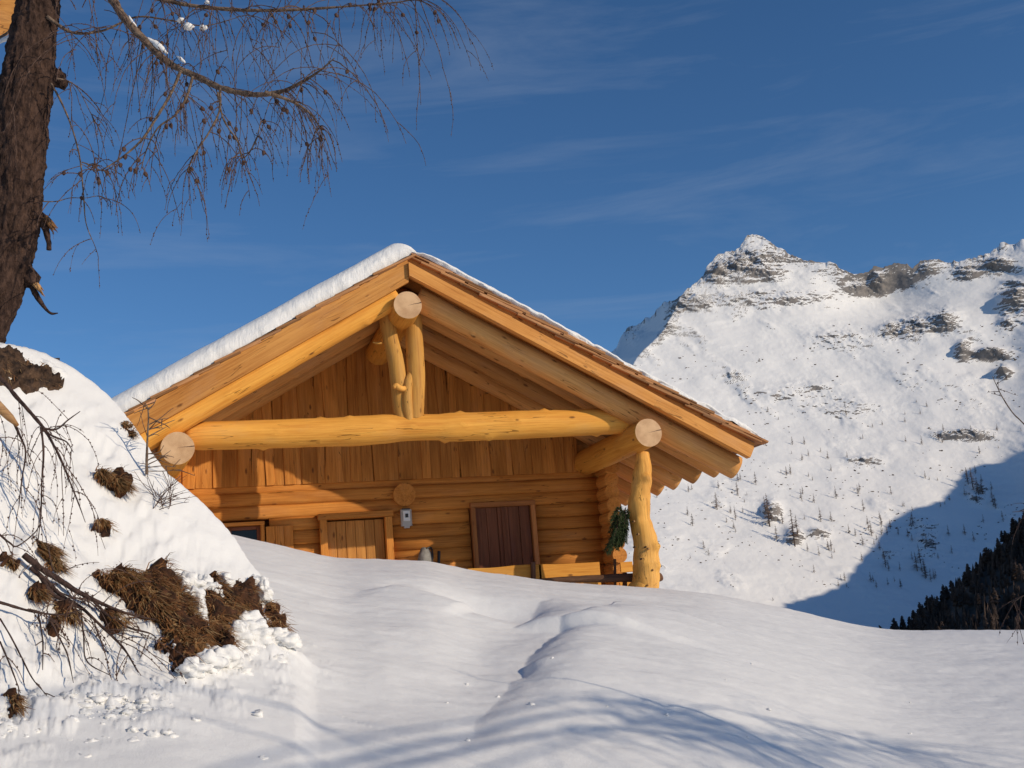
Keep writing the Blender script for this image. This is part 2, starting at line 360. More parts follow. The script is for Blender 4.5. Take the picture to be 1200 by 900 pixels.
def polyline_sd(X, Y, pts):
    """signed distance (positive to the right of the direction of travel) and parameter along"""
    best = np.full(X.shape, 1e9); sg = np.zeros(X.shape); par = np.zeros(X.shape); pts = np.asarray(pts)
    for i in range(len(pts)-1):
        a, b = pts[i], pts[i+1]; d = b-a; L2 = d@d
        t = ((X-a[0])*d[0]+(Y-a[1])*d[1])/L2; tc = np.clip(t, 0, 1)
        px, py = a[0]+tc*d[0], a[1]+tc*d[1]; dd = np.hypot(X-px, Y-py); m = dd < best
        cr = (X-a[0])*d[1]-(Y-a[1])*d[0]
        best = np.where(m, dd, best); sg = np.where(m, np.sign(cr), sg); par = np.where(m, i+tc, par)
    return best*sg, par/(len(pts)-1)
E1 = [g_pt(*p) for p in [(420, 899), (470, 886), (507, 878), (545, 858), (568, 839), (580, 822), (592, 806), (600, 795), (608, 776), (628, 762), (645, 752), (662, 737), (690, 722), (714, 712)]]
E2 = [g_pt(*p) for p in [(599, 730), (607, 724), (622, 711), (643, 697)]]
E3 = [g_pt(*p) for p in [(560, 707), (585, 709), (603, 700), (609, 693)]]
MND = [g_pt(*p) for p in [(440, 687), (560, 715)]]
def feature(X, Y):
    h = np.zeros(X.shape)
    near = (X > -2) & (X < 7) & (Y > 2) & (Y < 12); x, y = X[near], Y[near]; v = np.zeros(x.shape)
    wob = .05*fbm(x*2.2, y*2.2, 0, 3, 3)
    d, p = polyline_sd(x, y, E1); d = d+wob
    A = .02+.05*sstep(.02, .3, p)+.10*sstep(.35, .6, p)*(1-sstep(.7, 1., p)); inside = (p > 0)*(p < 1)
    dp = np.clip(d, 0, None); v += sstep(0, .06, p)*A*(1-np.exp(-(dp/.19)**1.3))*np.exp(-dp/1.3)*np.where(p >= 1, np.exp(-(np.abs(d)/.3)**2), 1)
    v -= .05*np.exp(-((d+.28)/.28)**2)*sstep(.1, .4, p)*(1-sstep(.8, 1, p))          # trodden floor of the track
    d, p = polyline_sd(x, y, E2); dp = np.clip(d+wob, 0, None); en = np.exp(-np.clip(np.hypot(x-E2[0][0], y-E2[0][1])-.6, 0, None)/.5)
    v += .20*(1-np.exp(-(dp/.2)**1.3))*np.exp(-dp/.55)*(1-sstep(.6, 1., p))*sstep(0, .15, p)
    d, p = polyline_sd(x, y, E3); dp = np.clip(d, 0, None)
    v -= .16*np.exp(-(np.hypot((x-E3[1][0]+.05)/.45, (y-E3[1][1]-.12)/.32))**2)
    d, p = polyline_sd(x, y, MND); v += .05*np.exp(-(d/.35)**2)*sstep(0, .25, p)*(1-sstep(.85, 1., p))
    h[near] = v
    return h
def bank_raw(az, r):
    x, y = r*np.sin(az), r*np.cos(az); d = -.76*x+.65*y-3.24
    k = .16; sp = np.log1p(np.exp(np.clip(d/k, -30, 30)))*k
    return base(az, r)+.86*sp
_BA = np.radians(np.arange(-60, 4.9, .1)); _BR = []; _BE = []
for a in _BA:
    e = float(np.interp(a, s_az, s_e)) if a > s_az[0] else float(s_e[0]+.02*min(1, (s_az[0]-a)/.3))
    _BE.append(e); _BR.append(solve(bank_raw, a, e, 2.5, 12.))
_BE, _BR = np.array(_BE), np.array(_BR)
for _ in range(3): _BR = np.convolve(np.pad(_BR, 2, 'edge'), np.ones(5)/5, 'valid')
def H(X, Y, detail=True):
    X, Y = np.asarray(X, float), np.asarray(Y, float); az = np.arctan2(X, Y); r = np.hypot(X, Y)+1e-9
    z0 = base(az, r)+feature(X, Y)
    zb = bank_raw(az, r); re = np.interp(az, _BA, _BR); ee = np.interp(az, _BA, _BE)
    ze = ee*re; zr = ee*r
    # in front of the edge: slightly rounded; behind it: falls away
    fr = np.minimum(zb, zr-.02*np.clip(re-r, 0, .5)); u = np.clip(1-(re-r)/.45, 0, 1)
    fr = fr*(1-u*u*.0)
    bh = ze+ee*np.minimum(r-re, .0) - .75*np.clip(r-re, 0, None)-0*r
    zz = np.where(r < re, fr, bh)
    w = (1-sstep(math.radians(4.3), math.radians(5.6), az))*sstep(math.radians(-120), math.radians(-90), az)
    kk = .05; dlt = zz-z0; bm = z0+np.where(dlt > 6*kk, dlt, np.log1p(np.exp(np.clip(dlt/kk, -30, 6)))*kk)-0.0
    onb = w*sstep(0, .15, zz-z0)
    z = z0+(bm-z0)*w
    if detail:
        nearm = r < 16
        f = np.zeros(z.shape); x, y = X[nearm], Y[nearm]; ob = onb[nearm]
        soft = .010*fbm(x*1.3+y*.6, y*2.4, 0, 4, 21)+.0022*fbm(x*9, y*14, 0, 3, 25)
        zz_ = z[nearm]; lb = (x-zz_*.35); ro = .034*fbm(x*1.5+y*1.2, zz_*2.4, y*1.5, 3, 31, .5)+.021*fbm(x*3.6, y*3.6, zz_*4.4, 4, 33, .6)+.012*fbm((x+zz_)*4., (x-zz_*.6)*12, y*4., 4, 41, .62)
        # crumbly debris at the foot of the bank
        dbk = -.76*x+.65*y-3.24; foot = np.exp(-((dbk+.10)/.28)**2)*sstep(.75, .1, x)*sstep(7, 5.5, r[nearm])
        cr = .030*np.clip(fbm(x*9, y*9, 0, 5, 51, .65), -.2, 1.2)
        ramp_ = np.clip((re[nearm]-r[nearm])/.5, .3, 1)*1.
        f[nearm] = soft*(1-ob)+ro*ob*ramp_+cr*foot
        z = z+f
    return z
def hit(x, y, r0=2.5, r1=13.):
    """where the ray through a pixel of the photograph meets the snow"""
    az, e = azel(x, y); rs = np.arange(r0, r1, .01); z = H(rs*math.sin(az), rs*math.cos(az)); i = int(np.argmax(z-e*rs > 0)); r = rs[i] if (z-e*rs)[i] > 0 else r1
    return np.array([r*math.sin(az), r*math.cos(az), e*r])
def nrm(p):
    h = .08; a = float(H(p[0]+h, p[1], False)-H(p[0]-h, p[1], False)); b = float(H(p[0], p[1]+h, False)-H(p[0], p[1]-h, False))
    n = np.array([-a, -b, 2*h]); return n/np.linalg.norm(n)
def polar_grid(az, rr, wrap):
    A, R_ = np.meshgrid(az, rr); na, nr = len(az), len(rr)
    i = np.arange(nr-1)[:, None]; j = np.arange(na if wrap else na-1)[None, :]; k = (j+1) % na
    F = np.stack([i*na+j, (i+1)*na+j, (i+1)*na+k, i*na+k], -1).reshape(-1, 4)
    return A, R_, F
azs = np.radians(np.concatenate([np.arange(-14, 45, .062), np.arange(45, 346, 2.2)]))
rrs = np.concatenate([[.25, .7, 1.2, 1.7, 2.2, 2.6, 3.0, 3.3], np.arange(3.5, 7.6, .021), np.arange(7.62, 11.5, .032), np.arange(11.55, 16, .14), 16*1.22**np.arange(0, 33)])
A, R_, F = polar_grid(azs, rrs, True); X, Y = R_*np.sin(A), R_*np.cos(A); Z = H(X, Y)
V = np.stack([X, Y, Z], -1).reshape(-1, 3)
V = np.vstack([V, [[0, 0, float(V[:len(azs), 2].mean())]]]); c0 = len(V)-1
o = link('snow_ground', make_mesh('snow_ground', V, F, M_snow)); props(o, kind='structure')
tri = np.array([[c0, j, (j+1) % len(azs)] for j in range(len(azs))])
o = link('snow_ground', make_mesh('snow_ground', V[np.r_[0:len(azs), c0]], np.array([[len(azs), j, (j+1) % len(azs)] for j in range(len(azs))]), M_snow)); props(o, kind='structure')

# ================================================================== MOUNTAIN
SKY = [(-600, 760), (200, 760), (420, 720), (560, 600), (660, 480), (700, 425), (722, 407), (728, 394), (735, 385), (746, 380), (758, 373), (764, 370), (771, 362), (778, 353), (788, 352), (795, 349), (806, 340), (815, 330), (824, 322), (828, 312),
       (842, 298), (850, 295), (860, 293), (867, 288), (871, 282), (876, 277), (884, 275), (893, 277), (900, 283), (915, 291), (935, 303), (955, 306), (972, 307), (985, 314), (1000, 320), (1018, 319), (1024, 313),
       (1045, 312), (1050, 308), (1062, 309), (1070, 316), (1078, 305), (1095, 304), (1112, 307), (1130, 306), (1145, 302), (1155, 299), (1166, 292), (1172, 286), (1190, 285), (1200, 282), (1215, 281), (1240, 330), (1270, 470), (1400, 640), (1700, 700)]
sx = np.array([p[0] for p in SKY], float); sy = np.array([p[1] for p in SKY], float)
px = np.concatenate([np.arange(-600, 640, 25.), np.arange(640, 1290, .95), np.arange(1290, 1700, 12.)])
nrow = 500; vv = np.concatenate([np.linspace(0, 1, nrow), 1+np.linspace(.03, 1, 14)])
skyy = np.interp(px, sx, sy); PX, VV = np.meshgrid(px, vv)
BOT = 800.
skm = np.convolve(np.pad(np.interp(np.arange(-600, 1700.), sx, sy), 60, 'edge'), np.hanning(121)/np.hanning(121).sum(), 'valid'); skm = np.interp(px, np.arange(-600, 1700.), skm[:2300])
V1 = np.minimum(VV, 1); PY = BOT+(skm[None, :]-BOT)*V1+(skyy-skm)[None, :]*V1**5
D = FW[None, None, :]+RT[None, None, :]*((PX-600)/FOC)[..., None]+UP[None, None, :]*((450-PY)/FOC)[..., None]
hr = np.hypot(D[..., 0], D[..., 1]); Eel = D[..., 2]/hr; AZ = np.arctan2(D[..., 0], D[..., 1])
e0 = -.07
# distance grows with elevation; ribs and gullies vary it
R0 = 1050+ (Eel-e0)*3650
rib = np.interp(PY, [270, 349, 367, 389, 420, 438, 520, 900], [800, 797, 789, 778, 746, 737, 700, 560])      # pixel x of the arete at each height
dl = np.clip(rib-PX, 0, None); R0 = R0+np.clip(dl, 0, 90)*13.*sstep(640, 330, PY)
# broad relief
def band(cx, cy, wx, wy, PX=PX, PY=PY): return np.exp(-((PX-cx)/wx)**2-((PY-cy)/wy)**2)
R0 += .95*(np.log1p(np.exp(np.clip((PX-740)/25, -30, 30)))*25)*sstep(1500, 1150, PX)
R0 += 110*band(1040, 350, 60, 30)
P3 = np.stack([R0*np.sin(AZ), R0*np.cos(AZ), R0*Eel], -1)
X, Y, Z = P3[..., 0], P3[..., 1], P3[..., 2]
big = fbm(X/260, Y/260, Z/260, 3, 61); R0 = R0+14*fbm(X/150+3, Y/150, Z/220, 3, 63)*sstep(0, .1, VV); rid = fbm(X/95+.4*big, Y/95, Z/60, 5, 71, .56, True); fin = fbm(X/16, Y/16, Z/10, 4, 81, .6)
# rocky zones: crest, arete, outcrops
ro = np.zeros(PX.shape)
crestw = np.exp(-((PY-skyy[None, :])/10.)**2)
ro += .62*crestw*sstep(700, 730, PX)
ro += .9*np.exp(-((PX-rib)/9.)**2)*sstep(450, 330, PY)*sstep(330, 350, PY)
for cx, cy, wx, wy, a in [(858, 312, 24, 14, 1.), (838, 320, 10, 12, 1.), (900, 318, 22, 9, .8), (888, 300, 25, 12, .7), (742, 390, 12, 12, .8), (815, 355, 20, 8, .7), (925, 300, 25, 6, .7), (1030, 332, 9, 11, 1.), (1010, 338, 14, 7, .7), (1045, 388, 14, 10, 1.), (1070, 385, 16, 13, 1.1),
                          (1105, 378, 18, 13, 1.2), (1128, 410, 8, 9, 1.1), (1160, 415, 22, 6, 1.1), (1176, 436, 9, 7, 1.1), (1165, 310, 20, 10, 1.), (1130, 318, 14, 9, .8), (1190, 350, 16, 16, 1.3), (1085, 312, 10, 8, .8), (1180, 380, 12, 10, .6), (1130, 510, 30, 5, 1.), (905, 600, 9, 12, .8), (960, 625, 12, 6, .8),
                          (1015, 540, 20, 8, .5), (930, 630, 10, 8, .7), (1145, 575, 10, 12, .6), (990, 480, 40, 10, .35), (940, 460, 50, 14, .3), (985, 395, 40, 14, .35), (1085, 630, 12, 20, .5), (860, 440, 14, 6, .5), (870, 350, 45, 10, .45), (925, 350, 30, 12, .35)]:
    ro += a*band(cx, cy, wx, wy)
ro = np.clip(ro, 0, 1.3)
cl = fbm((PX+PY*1.2)/70, (PY-PX*.55)/26, 0, 3, 101); ro = ro*.88+.10*sstep(.3, 1., cl)*sstep(-.05, .05, PX-rib)
amp = (1.8+25*ro)*np.clip((1-VV)*25, .15, 1)*sstep(0, .05, VV)
back = np.clip(VV-1, 0, None)
disp = (.5+.5*rid)*amp + fin*(.45+4.5*ro)*np.clip((1-VV)*60, .25, 1)
ind = (vnoise(X/9, Y/9, Z/9, 91) > .62)*2.2*sstep(420, 560, PY)*0
Rn = R0-disp*1.1+back*700
zz = Rn*Eel + disp*.35*np.clip((1-VV)*30, 0, 1) - back*back*620 - back*60
# jagged skyline
jag = np.exp(-((VV-1)/.012)**2)*(vnoise(PX/7., 0, 0, 95)*3+vnoise(PX/2.6, 0, 0, 96)*2.5)*sstep(700, 725, PX)
zz = zz+jag
V = np.stack([Rn*np.sin(AZ), Rn*np.cos(AZ), zz], -1).reshape(-1, 3)
na = len(px); i = np.arange(len(vv)-1)[:, None]; j = np.arange(na-1)[None, :]
F = np.stack([i*na+j, i*na+j+1, (i+1)*na+j+1, (i+1)*na+j], -1).reshape(-1, 4)
me = make_mesh('mountain', V, F, M_mount)
at = me.attributes.new('rock', 'FLOAT', 'POINT'); at.data.foreach_set('value', ro.ravel().astype(np.float32))
o = link('mountain', me); props(o, kind='structure')
MV = V.reshape(len(vv), na, 3)
def m_pt(x, y):
    j = int(np.argmin(np.abs(px-x))); row = MV[:nrow, j]; az, e = azel(x, y)
    ee = row[:, 2]/np.hypot(row[:, 0], row[:, 1]); i = int(np.argmax(ee >= e)) or nrow-1
    return row[i]
# ridge out of the frame on the right whose shadow lies on the lower slope
SHB = [(860, 716), (905, 716), (922, 708), (945, 702), (975, 692), (992, 678), (1000, 668), (1020, 645), (1045, 612), (1068, 598), (1100, 588), (1115, 575), (1128, 556), (1150, 545), (1175, 546), (1205, 548), (1260, 500)]
top = []
for k, p in enumerate(SHB):
    q = m_pt(*p); t = 620+ (k*14); top.append(q+SUN*t)
top = np.array(top); dirn = top[-1]-top[0]; dirn[2] = 0; dirn /= np.linalg.norm(dirn); side = np.array([dirn[1], -dirn[0], 0])
top = np.vstack([top[0]-dirn*260-[0, 0, 150], top, top[-1]+dirn*400-[0, 0, 60]])
tt = spline(top, 160); tt[:, 2] += 2.5*vnoise(np.arange(160)/2., 0, 0, 97)
rows = []
for dist in [-420, -300, -180, -90, -40, -12, 0, 12, 40, 90, 180, 300, 480]:
    rows.append(tt+side*dist*1.-np.array([0, 0, 1])*abs(dist)*.95*1.0+np.array([0, 0, 1])*(min(abs(dist), 90)/90)*9*fbm(tt[:, 0]/60+dist, tt[:, 1]/60, 0, 3, 98)[:, None])
V = np.array(rows); nr_, nc_ = V.shape[:2]; i = np.arange(nr_-1)[:, None]; j = np.arange(nc_-1)[None, :]
F = np.stack([i*nc_+j, i*nc_+j+1, (i+1)*nc_+j+1, (i+1)*nc_+j], -1).reshape(-1, 4)
o = link('ridge', make_mesh('ridge', V.reshape(-1, 3), F, M_mount)); props(o, kind='structure')
print('ridge az range', np.degrees(np.arctan2(V[..., 0], V[..., 1])).min())
# wooded hill at lower right
HT = [(1000, 752), (1030, 742), (1050, 736), (1070, 724), (1090, 706), (1110, 690), (1130, 668), (1150, 650), (1170, 632), (1190, 614), (1210, 598), (1260, 560), (1340, 520)]
hx = np.arange(1000, 1341, 4.); hyy = np.interp(hx, [p[0] for p in HT], [p[1] for p in HT])
rows = []
for v_ in np.linspace(0, 1, 40):
    yy = 815+(hyy+9-815)*v_; rows.append([atr(x, y, 640+360*v_+25*vnoise(x/20, v_*6, 0, 5)) for x, y in zip(hx, yy)])
for b_ in (40, 120, 260): rows.append([atr(x, y, 1000+b_)-np.array([0, 0, b_*.5]) for x, y in zip(hx, hyy+9)])
HV = np.array(rows); nr_, nc_ = HV.shape[:2]; i = np.arange(nr_-1)[:, None]; j = np.arange(nc_-1)[None, :]
F = np.stack([i*nc_+j, i*nc_+j+1, (i+1)*nc_+j+1, (i+1)*nc_+j], -1).reshape(-1, 4)
M_duff = simple('forest_floor', (.04, .034, .028), (.08, .06, .05), .1, .95, 0)
o = link('hill', make_mesh('hill', HV.reshape(-1, 3), F, M_duff)); props(o, kind='structure')

# ================================================================== CHALET
Y0, YW, RX, RZ, SL = 11.8, 13.76, 2.30, 3.640, .566
CS, SN = math.cos(math.atan(SL)), math.sin(math.atan(SL))
def rpt(sg, t, p, Y): return np.array([RX+sg*(CS*t+SN*p), Y, RZ-SN*t+CS*p])       # point on a roof plane: t down the slope, p above it
TE = 4.25
chalet = empty('chalet', (RX, YW, -.4), 'new honey coloured log chalet with snow on its gable roof', 'chalet')
_n = [0]
def log(name, A, B, r0, r1=None, m=M_wood, parent=chalet, seg=18, wob=.0, knob=0, n=None, ends=True, prof=None, bend=0):
    """round log from A to B with its own local X along the grain; ends get sawn end grain"""
    _n[0] += 1; A, B = np.asarray(A, float), np.asarray(B, float); Ln = np.linalg.norm(B-A); r1 = r0 if r1 is None else r1
    n = n or max(2, int(Ln/.35)+1) if not knob else max(6, int(Ln/.06)); x = np.linspace(0, Ln, n); s_ = _n[0]*3.7
    r = np.interp(x, [0, Ln], [r0, r1])
    if prof is not None: r = r*np.interp(x/Ln, *prof)
    P = np.stack([x, wob*vnoise(x*1.3, s_, 0, 3)*np.sin(np.pi*x/Ln)+bend*np.sin(np.pi*x/Ln), wob*vnoise(x*1.3, s_, 5, 3)*np.sin(np.pi*x/Ln)], 1)
    V, F = tube(P, r, seg, rough=.035, rseed=int(s_), rs=2.2)
    if knob:
        V = V.copy().reshape(n, seg, 3); rg = np.random.RandomState(int(s_))
        for _ in range(knob):
            kx, ka, kr, kh = rg.uniform(.05, Ln-.05), rg.uniform(0, 2*math.pi), rg.uniform(.02, .045), rg.uniform(.012, .035)
            c_ = P[int(kx/Ln*(n-1))]+np.array([0, math.cos(ka), math.sin(ka)])*r0; d = np.linalg.norm(V-c_, axis=2)
            o_ = V-P[:, None, :]; o_[..., 0] = 0; o_ /= np.linalg.norm(o_, axis=2)[..., None]+1e-9; V += o_*(kh*np.exp(-(d/kr)**2))[..., None]
        V = V.reshape(-1, 3)
    mi = [0]*(len(F)-2)+[1, 1] if ends else [0]*len(F); sm = [True]*(len(F)-2)+[False, False]
    return link(name, make_mesh(name, V, F, [m, M_end], sm, mi), parent, frame_mat(A, B-A))
def plank(name, A, B, w, h, ydir, m=M_wood, parent=chalet, wob=0, n=1, bev=.005):
    _n[0] += 1; A, B = np.asarray(A, float), np.asarray(B, float)
    V, F = box(np.linalg.norm(B-A), w, h, bev, wob, _n[0], n)
    return link(name, make_mesh(name, V, F, m, False), parent, frame_mat(A, B-A, ydir))
XA, XB = -.26, 5.05                                        # centre lines of the side walls
# front log wall, courses cut round the openings
DOOR, WINR, WINL = (1.44, 2.30, 1.475), (3.27, 4.13, 1.53), (.33, .86, 1.435)
cour = [(1.85, 1.775)]; z = 1.775
while z > -.5: cour.append((z, z-.158)); z -= .158
for k, (zt, zb) in enumerate(cour):
    segs = [(XA, XB-.02)]
    for a, b, zo in (DOOR, WINR, WINL):
        if (zt+zb)/2 < zo-.02:
            if (a, b) == WINL[:2] and zt < .55: continue
            new = []
            for u, v in segs:
                if a >= v or b <= u: new.append((u, v))
                else:
                    if a-u > .03: new.append((u, a))
                    if v-b > .03: new.append((b, v))
            segs = new
    for u, v in segs:
        h = (zt-zb)/2; o = log('wall_log', (u, YW+.075, (zt+zb)/2), (v, YW+.075, (zt+zb)/2+.004*random.uniform(-1, 1)), .094 if k else .06, m=M_wall, seg=16, wob=.008, ends=False)
        # flatten to the course height: keep the log round towards the front
        R0_ = .094 if k else .06
        for vv_ in o.data.vertices:
            ty, tz = vv_.co.y/R0_, vv_.co.z/R0_; q_ = max(1e-6, math.hypot(ty, tz)); cy_, cz_ = ty/q_, tz/q_
            cy_, cz_ = math.copysign(abs(cy_)**.62, cy_), math.copysign(abs(cz_)**.62, cz_); vv_.co.y = cy_*q_*R0_*.92; vv_.co.z = cz_*q_*(h+.001)
# side and back walls
for x, sg in ((XA, -1), (XB, 1)):
    z = 1.93
    for k in range(15):
        r = .086; yf = 13.44-.05*random.random()-.02*(k % 2)
        if z > 1.80: yf -= .10
        log('wall_log', (x, yf, z-.08), (x, 19.6, z-.08), r*(1.06+.08*random.random()), m=M_wall, seg=14, wob=.004, n=14, ends=False); z -= .158
for k in range(15): log('wall_log', (XA, 19.5, 1.85-.158*k), (XB, 19.5, 1.85-.158*k), .088, m=M_wall, seg=8)
# gable boards, waney edged, some lapped over their neighbours
x = -.24; k = 0
while x < 4.74:
    w = random.choice([.10, .12, .14, .16, .19]); w = min(w, 4.76-x); k += 1
    if w < .05: break
    xc = x+w/2; zt = RZ-SL*abs(xc-RX)+.05; sk = random.uniform(-.012, .012)
    if zt-1.85 > .06:
        plank('gable_board', (xc-sk, YW+.03+(.016 if k % 2 else 0), 1.853), (xc+sk, YW+.03+(.016 if k % 2 else 0), zt), w+.012, .028, (1, 0, 0), M_board, wob=.020, n=9)
    x += w
for sg, nm in ((1, 0), (-1, 1)):                            # dark sheathing behind the boards
    pass
V = [(XA, YW+.07, 1.85), (XB, YW+.07, 1.85), (XB, YW+.07, RZ-SL*abs(XB-RX)), (RX, YW+.07, RZ), (XA, YW+.07, RZ-SL*abs(XA-RX))]
V2 = V+[(a, 19.5, c) for a, b, c in V]
wparent('gable_sheathing', V2, [(0, 1, 2, 3, 4), (9, 8, 7, 6, 5), (0, 5, 6, 1), (2, 7, 8, 3), (3, 8, 9, 4), (1, 6, 7, 2), (4, 9, 5, 0)], M_board, chalet, False)
# beam end poking out of the wall, knotted round end under the gable
log('beam_end', (2.47, YW-.08, 1.655), (2.50, YW+.2, 1.665), .14, .155, m=M_wall, seg=20, n=4, ends=False)
# purlins
rp_, lp_, rr_ = onY(478, 357.5, 11.655), onY(208, 525, 11.655), onY(760, 507, 11.655)
log('ridge_purlin', rp_, (rp_[0], 20.1, rp_[2]), .155, .15, seg=28, wob=.01, knob=8)
lq_ = lp_+(onY(192, 551, 13.76)-lp_)*4.0
log('purlin', lp_, lq_, .165, .165, seg=28, knob=6)
log('purlin', rr_, (rr_[0]-.02, 20.1, rr_[2]+.02), .16, .175, seg=28, knob=6)
# tie beam with a flattened saddle under the forked post
tb = log('tie_beam', (RX-2.445+.08, 12.12, 2.175), (RX+2.56, 12.12, 2.195), .158, .152, seg=24, knob=26, wob=.012,
         prof=([0, .03, .2, .42, .455, .5, .545, .565, .62, .9, 1], [.8, .95, .99, 1.02, .93, .90, .92, 1.0, 1.02, 1.0, .98]))
# rafters
for sg in (-1, 1):
    for i in range(14):
        Y = Y0+.086+.593*i+(.055 if i == 0 and sg > 0 else 0); p, r = (.035, .132) if i == 0 else (.13, .13)
        t0 = -p*SL+(.14 if i == 0 else .0); a = rpt(sg, t0, p, Y); b = rpt(sg, TE+random.uniform(-.015, .015), p, Y)
        log('rafter', b, a, r*random.uniform(.96, 1.03), r*random.uniform(.97, 1.04), m=M_wood if i == 0 and sg < 0 else M_soffit, seg=20, knob=(10 if i == 0 else 3), wob=.008, n=None)
    # deck
    t0 = -.262*SL; q = [rpt(sg, t0, .262, 11.76), rpt(sg, TE-.02, .262, 11.76), rpt(sg, TE-.02, .276, 11.76), rpt(sg, -.276*SL, .276, 11.76)]
    V = q+[v+np.array([0, 8.5, 0]) for v in q]; F = [(0, 1, 2, 3), (7, 6, 5, 4), (0, 4, 5, 1), (1, 5, 6, 2), (2, 6, 7, 3), (3, 7, 4, 0)]
    wparent('roof_deck', V, F, M_soffit, chalet, False)
# barge boards
def barge(sg, p0, p1, Yf, th, te, m=M_fascia):
    q = [rpt(sg, -p0*SL, p0, Yf), rpt(sg, te, p0, Yf), rpt(sg, te, p1, Yf), rpt(sg, -p1*SL, p1, Yf)]
    for v in q: v[0] += sg*.0015
    V = np.array(q+[v+np.array([0, th, 0]) for v in q]); A = q[0]; M = frame_mat(A, q[1]-q[0], (0, 1, 0)); Mi = np.array(M.inverted())
    Vl = (np.c_[V, np.ones(8)] @ Mi.T)[:, :3]
    return link('barge_board', make_mesh('barge_board', Vl, [(0, 1, 2, 3), (7, 6, 5, 4), (0, 4, 5, 1), (1, 5, 6, 2), (2, 6, 7, 3), (3, 7, 4, 0)], m, False), chalet, M)
barge(-1, .070, .292, 11.70, .05, TE+.02)
barge(1, .124, .254, 11.655, .095, TE+.02)
barge(1, .262, .332, 11.735, .045, TE+.04)
for sg in (-1, 1): plank('batten', rpt(sg, .02, .225, 11.80), rpt(sg, TE, .225, 11.80), .09, .07, (0, 1, 0), M_soffit)  # unseen filler plank added behind the barge boards to block a sunlight leak
# shingles: the verge ones singly, the rest of each slope as one covering
for sg in (-1, 1):
    rest = []
    lay = 2 if sg > 0 else 1
    for Lr in range(lay):
        for c in range(18):
            t1 = TE+.09-.24*c+.08*Lr; p = (.338 if sg > 0 else .300)+.046*Lr
            if t1 < .1: continue
            A = rpt(sg, max(t1-.52, -.3*SL+.01) if sg > 0 else (t1-.52 if t1 > .45 else -.27), p-.006, 0); B = rpt(sg, t1, p+.028, 0)
            yv = 11.668+random.uniform(0, .028)+.01*Lr; w = .15+random.uniform(-.02, .03)
            plank('shingle', A+np.array([0, yv+w/2, 0]), B+np.array([0, yv+w/2, 0]), w, random.choice([.02, .026, .032]), (0, 1, 0), M_shing)
            A2, B2 = A+np.array([0, yv+w+.004, 0]), B+np.array([0, yv+w+.004, 0]); n_ = np.array([sg*SN, 0, CS])*.011; e_ = np.array([0, 8.3, 0])
            rest.append(([A2-n_, B2-n_, B2+n_, A2+n_, A2-n_+e_, B2-n_+e_, B2+n_+e_, A2+n_+e_], [(0, 1, 2, 3), (7, 6, 5, 4), (0, 4, 5, 1), (1, 5, 6, 2), (2, 6, 7, 3), (3, 7, 4, 0)]))
    V, F = join(rest); o = wparent('shingle_covering', V, F, M_shing, chalet, False); o['kind'] = 'stuff'
# ridge cap board over the joint
# roof snow
def roofsnow(sg, p0, thick, Yf, t_top, te, edge, ny=60, nt=260):
    ts = np.linspace(t_top, te, nt); prof = []
    # profile across the verge, from the bottom of the front face over the top to far back
    k = 14; a = np.linspace(0, math.pi/2, k); P_ = [(0.0, 0.0)]+[(edge*(1-math.sin(x_))*.0+edge*(1-math.cos(x_)), 1*(.35+.65*math.sin(x_))) for x_ in a]
    P_ = [(.015, 0.)]+[(edge*(1-math.cos(x_)), .30+.70*math.sin(x_)) for x_ in a]+[(edge+d, 1.) for d in (.1, .25, .5, 1, 2, 4, 6, 8.1)]
    V = np.zeros((nt, len(P_), 3))
    for j, (dy, hh) in enumerate(P_):
        n1 = fbm(ts*2.1, hh*2+dy, sg*3., 3, 111); n2 = fbm(ts*9., dy*3, hh*.8, 3, 113)*.55
        endt = np.clip((te-ts)/.25, 0, 1)**.5*(np.clip((ts-t_top)/.30, 0, 1)**.5 if sg > 0 else 1)
        th = thick*(1+.045*n1)*endt
        yy = Yf+dy+(.012*n1+.012*n2)*(1 if dy < .3 else .3)-(.02*hh*(1-hh))
        for i in range(nt): V[i, j] = rpt(sg, ts[i], p0+th[i]*hh+(.006*n2[i] if j > 3 else 0), yy[i])
    m_ = len(P_); i = np.arange(nt-1)[:, None]; j = np.arange(m_-1)[None, :]
    F = np.stack([i*m_+j, (i+1)*m_+j, (i+1)*m_+j+1, i*m_+j+1], -1).reshape(-1, 4)
    if sg < 0: F = F[:, ::-1]
    return V, F
V, F = roofsnow(-1, .336, .21, 11.70, -.31, TE+.12, .12)
# cap rounding over the ridge: pull the top end down
tsn = np.linspace(-.31, TE+.12, 260); kk = np.clip((-.14-tsn)/.17, 0, 1)
for i in range(260):
    if kk[i] > 0:
        b_ = rpt(-1, tsn[i], .336, 0)
        for j in range(V.shape[1]):
            h_ = (V[i, j]-np.array([b_[0], V[i, j, 1], b_[2]])); f_ = math.sqrt(max(0, 1-kk[i]**2))*.9+.1; V[i, j, 0] = b_[0]+h_[0]*f_; V[i, j, 2] = b_[2]+h_[2]*f_-.02*kk[i]
sc = V.reshape(-1, 3); o = wparent('roof_snow', sc, F, M_roofsnow, chalet, True)
V, F = roofsnow(1, .412, .070, 11.70, -.17, TE+.10, .06)
for j in range(3): V[:, j, 1] += .012*fbm(np.linspace(0, 4.3, 260)*9, 0, 3, 3, 117)+.01
V[:, :, 2] += (.018*fbm(np.linspace(0, 4.3, 260)*5, 0, 7, 4, 118))[:, None]
wparent('roof_snow', V.reshape(-1, 3), F, M_roofsnow, chalet, True)

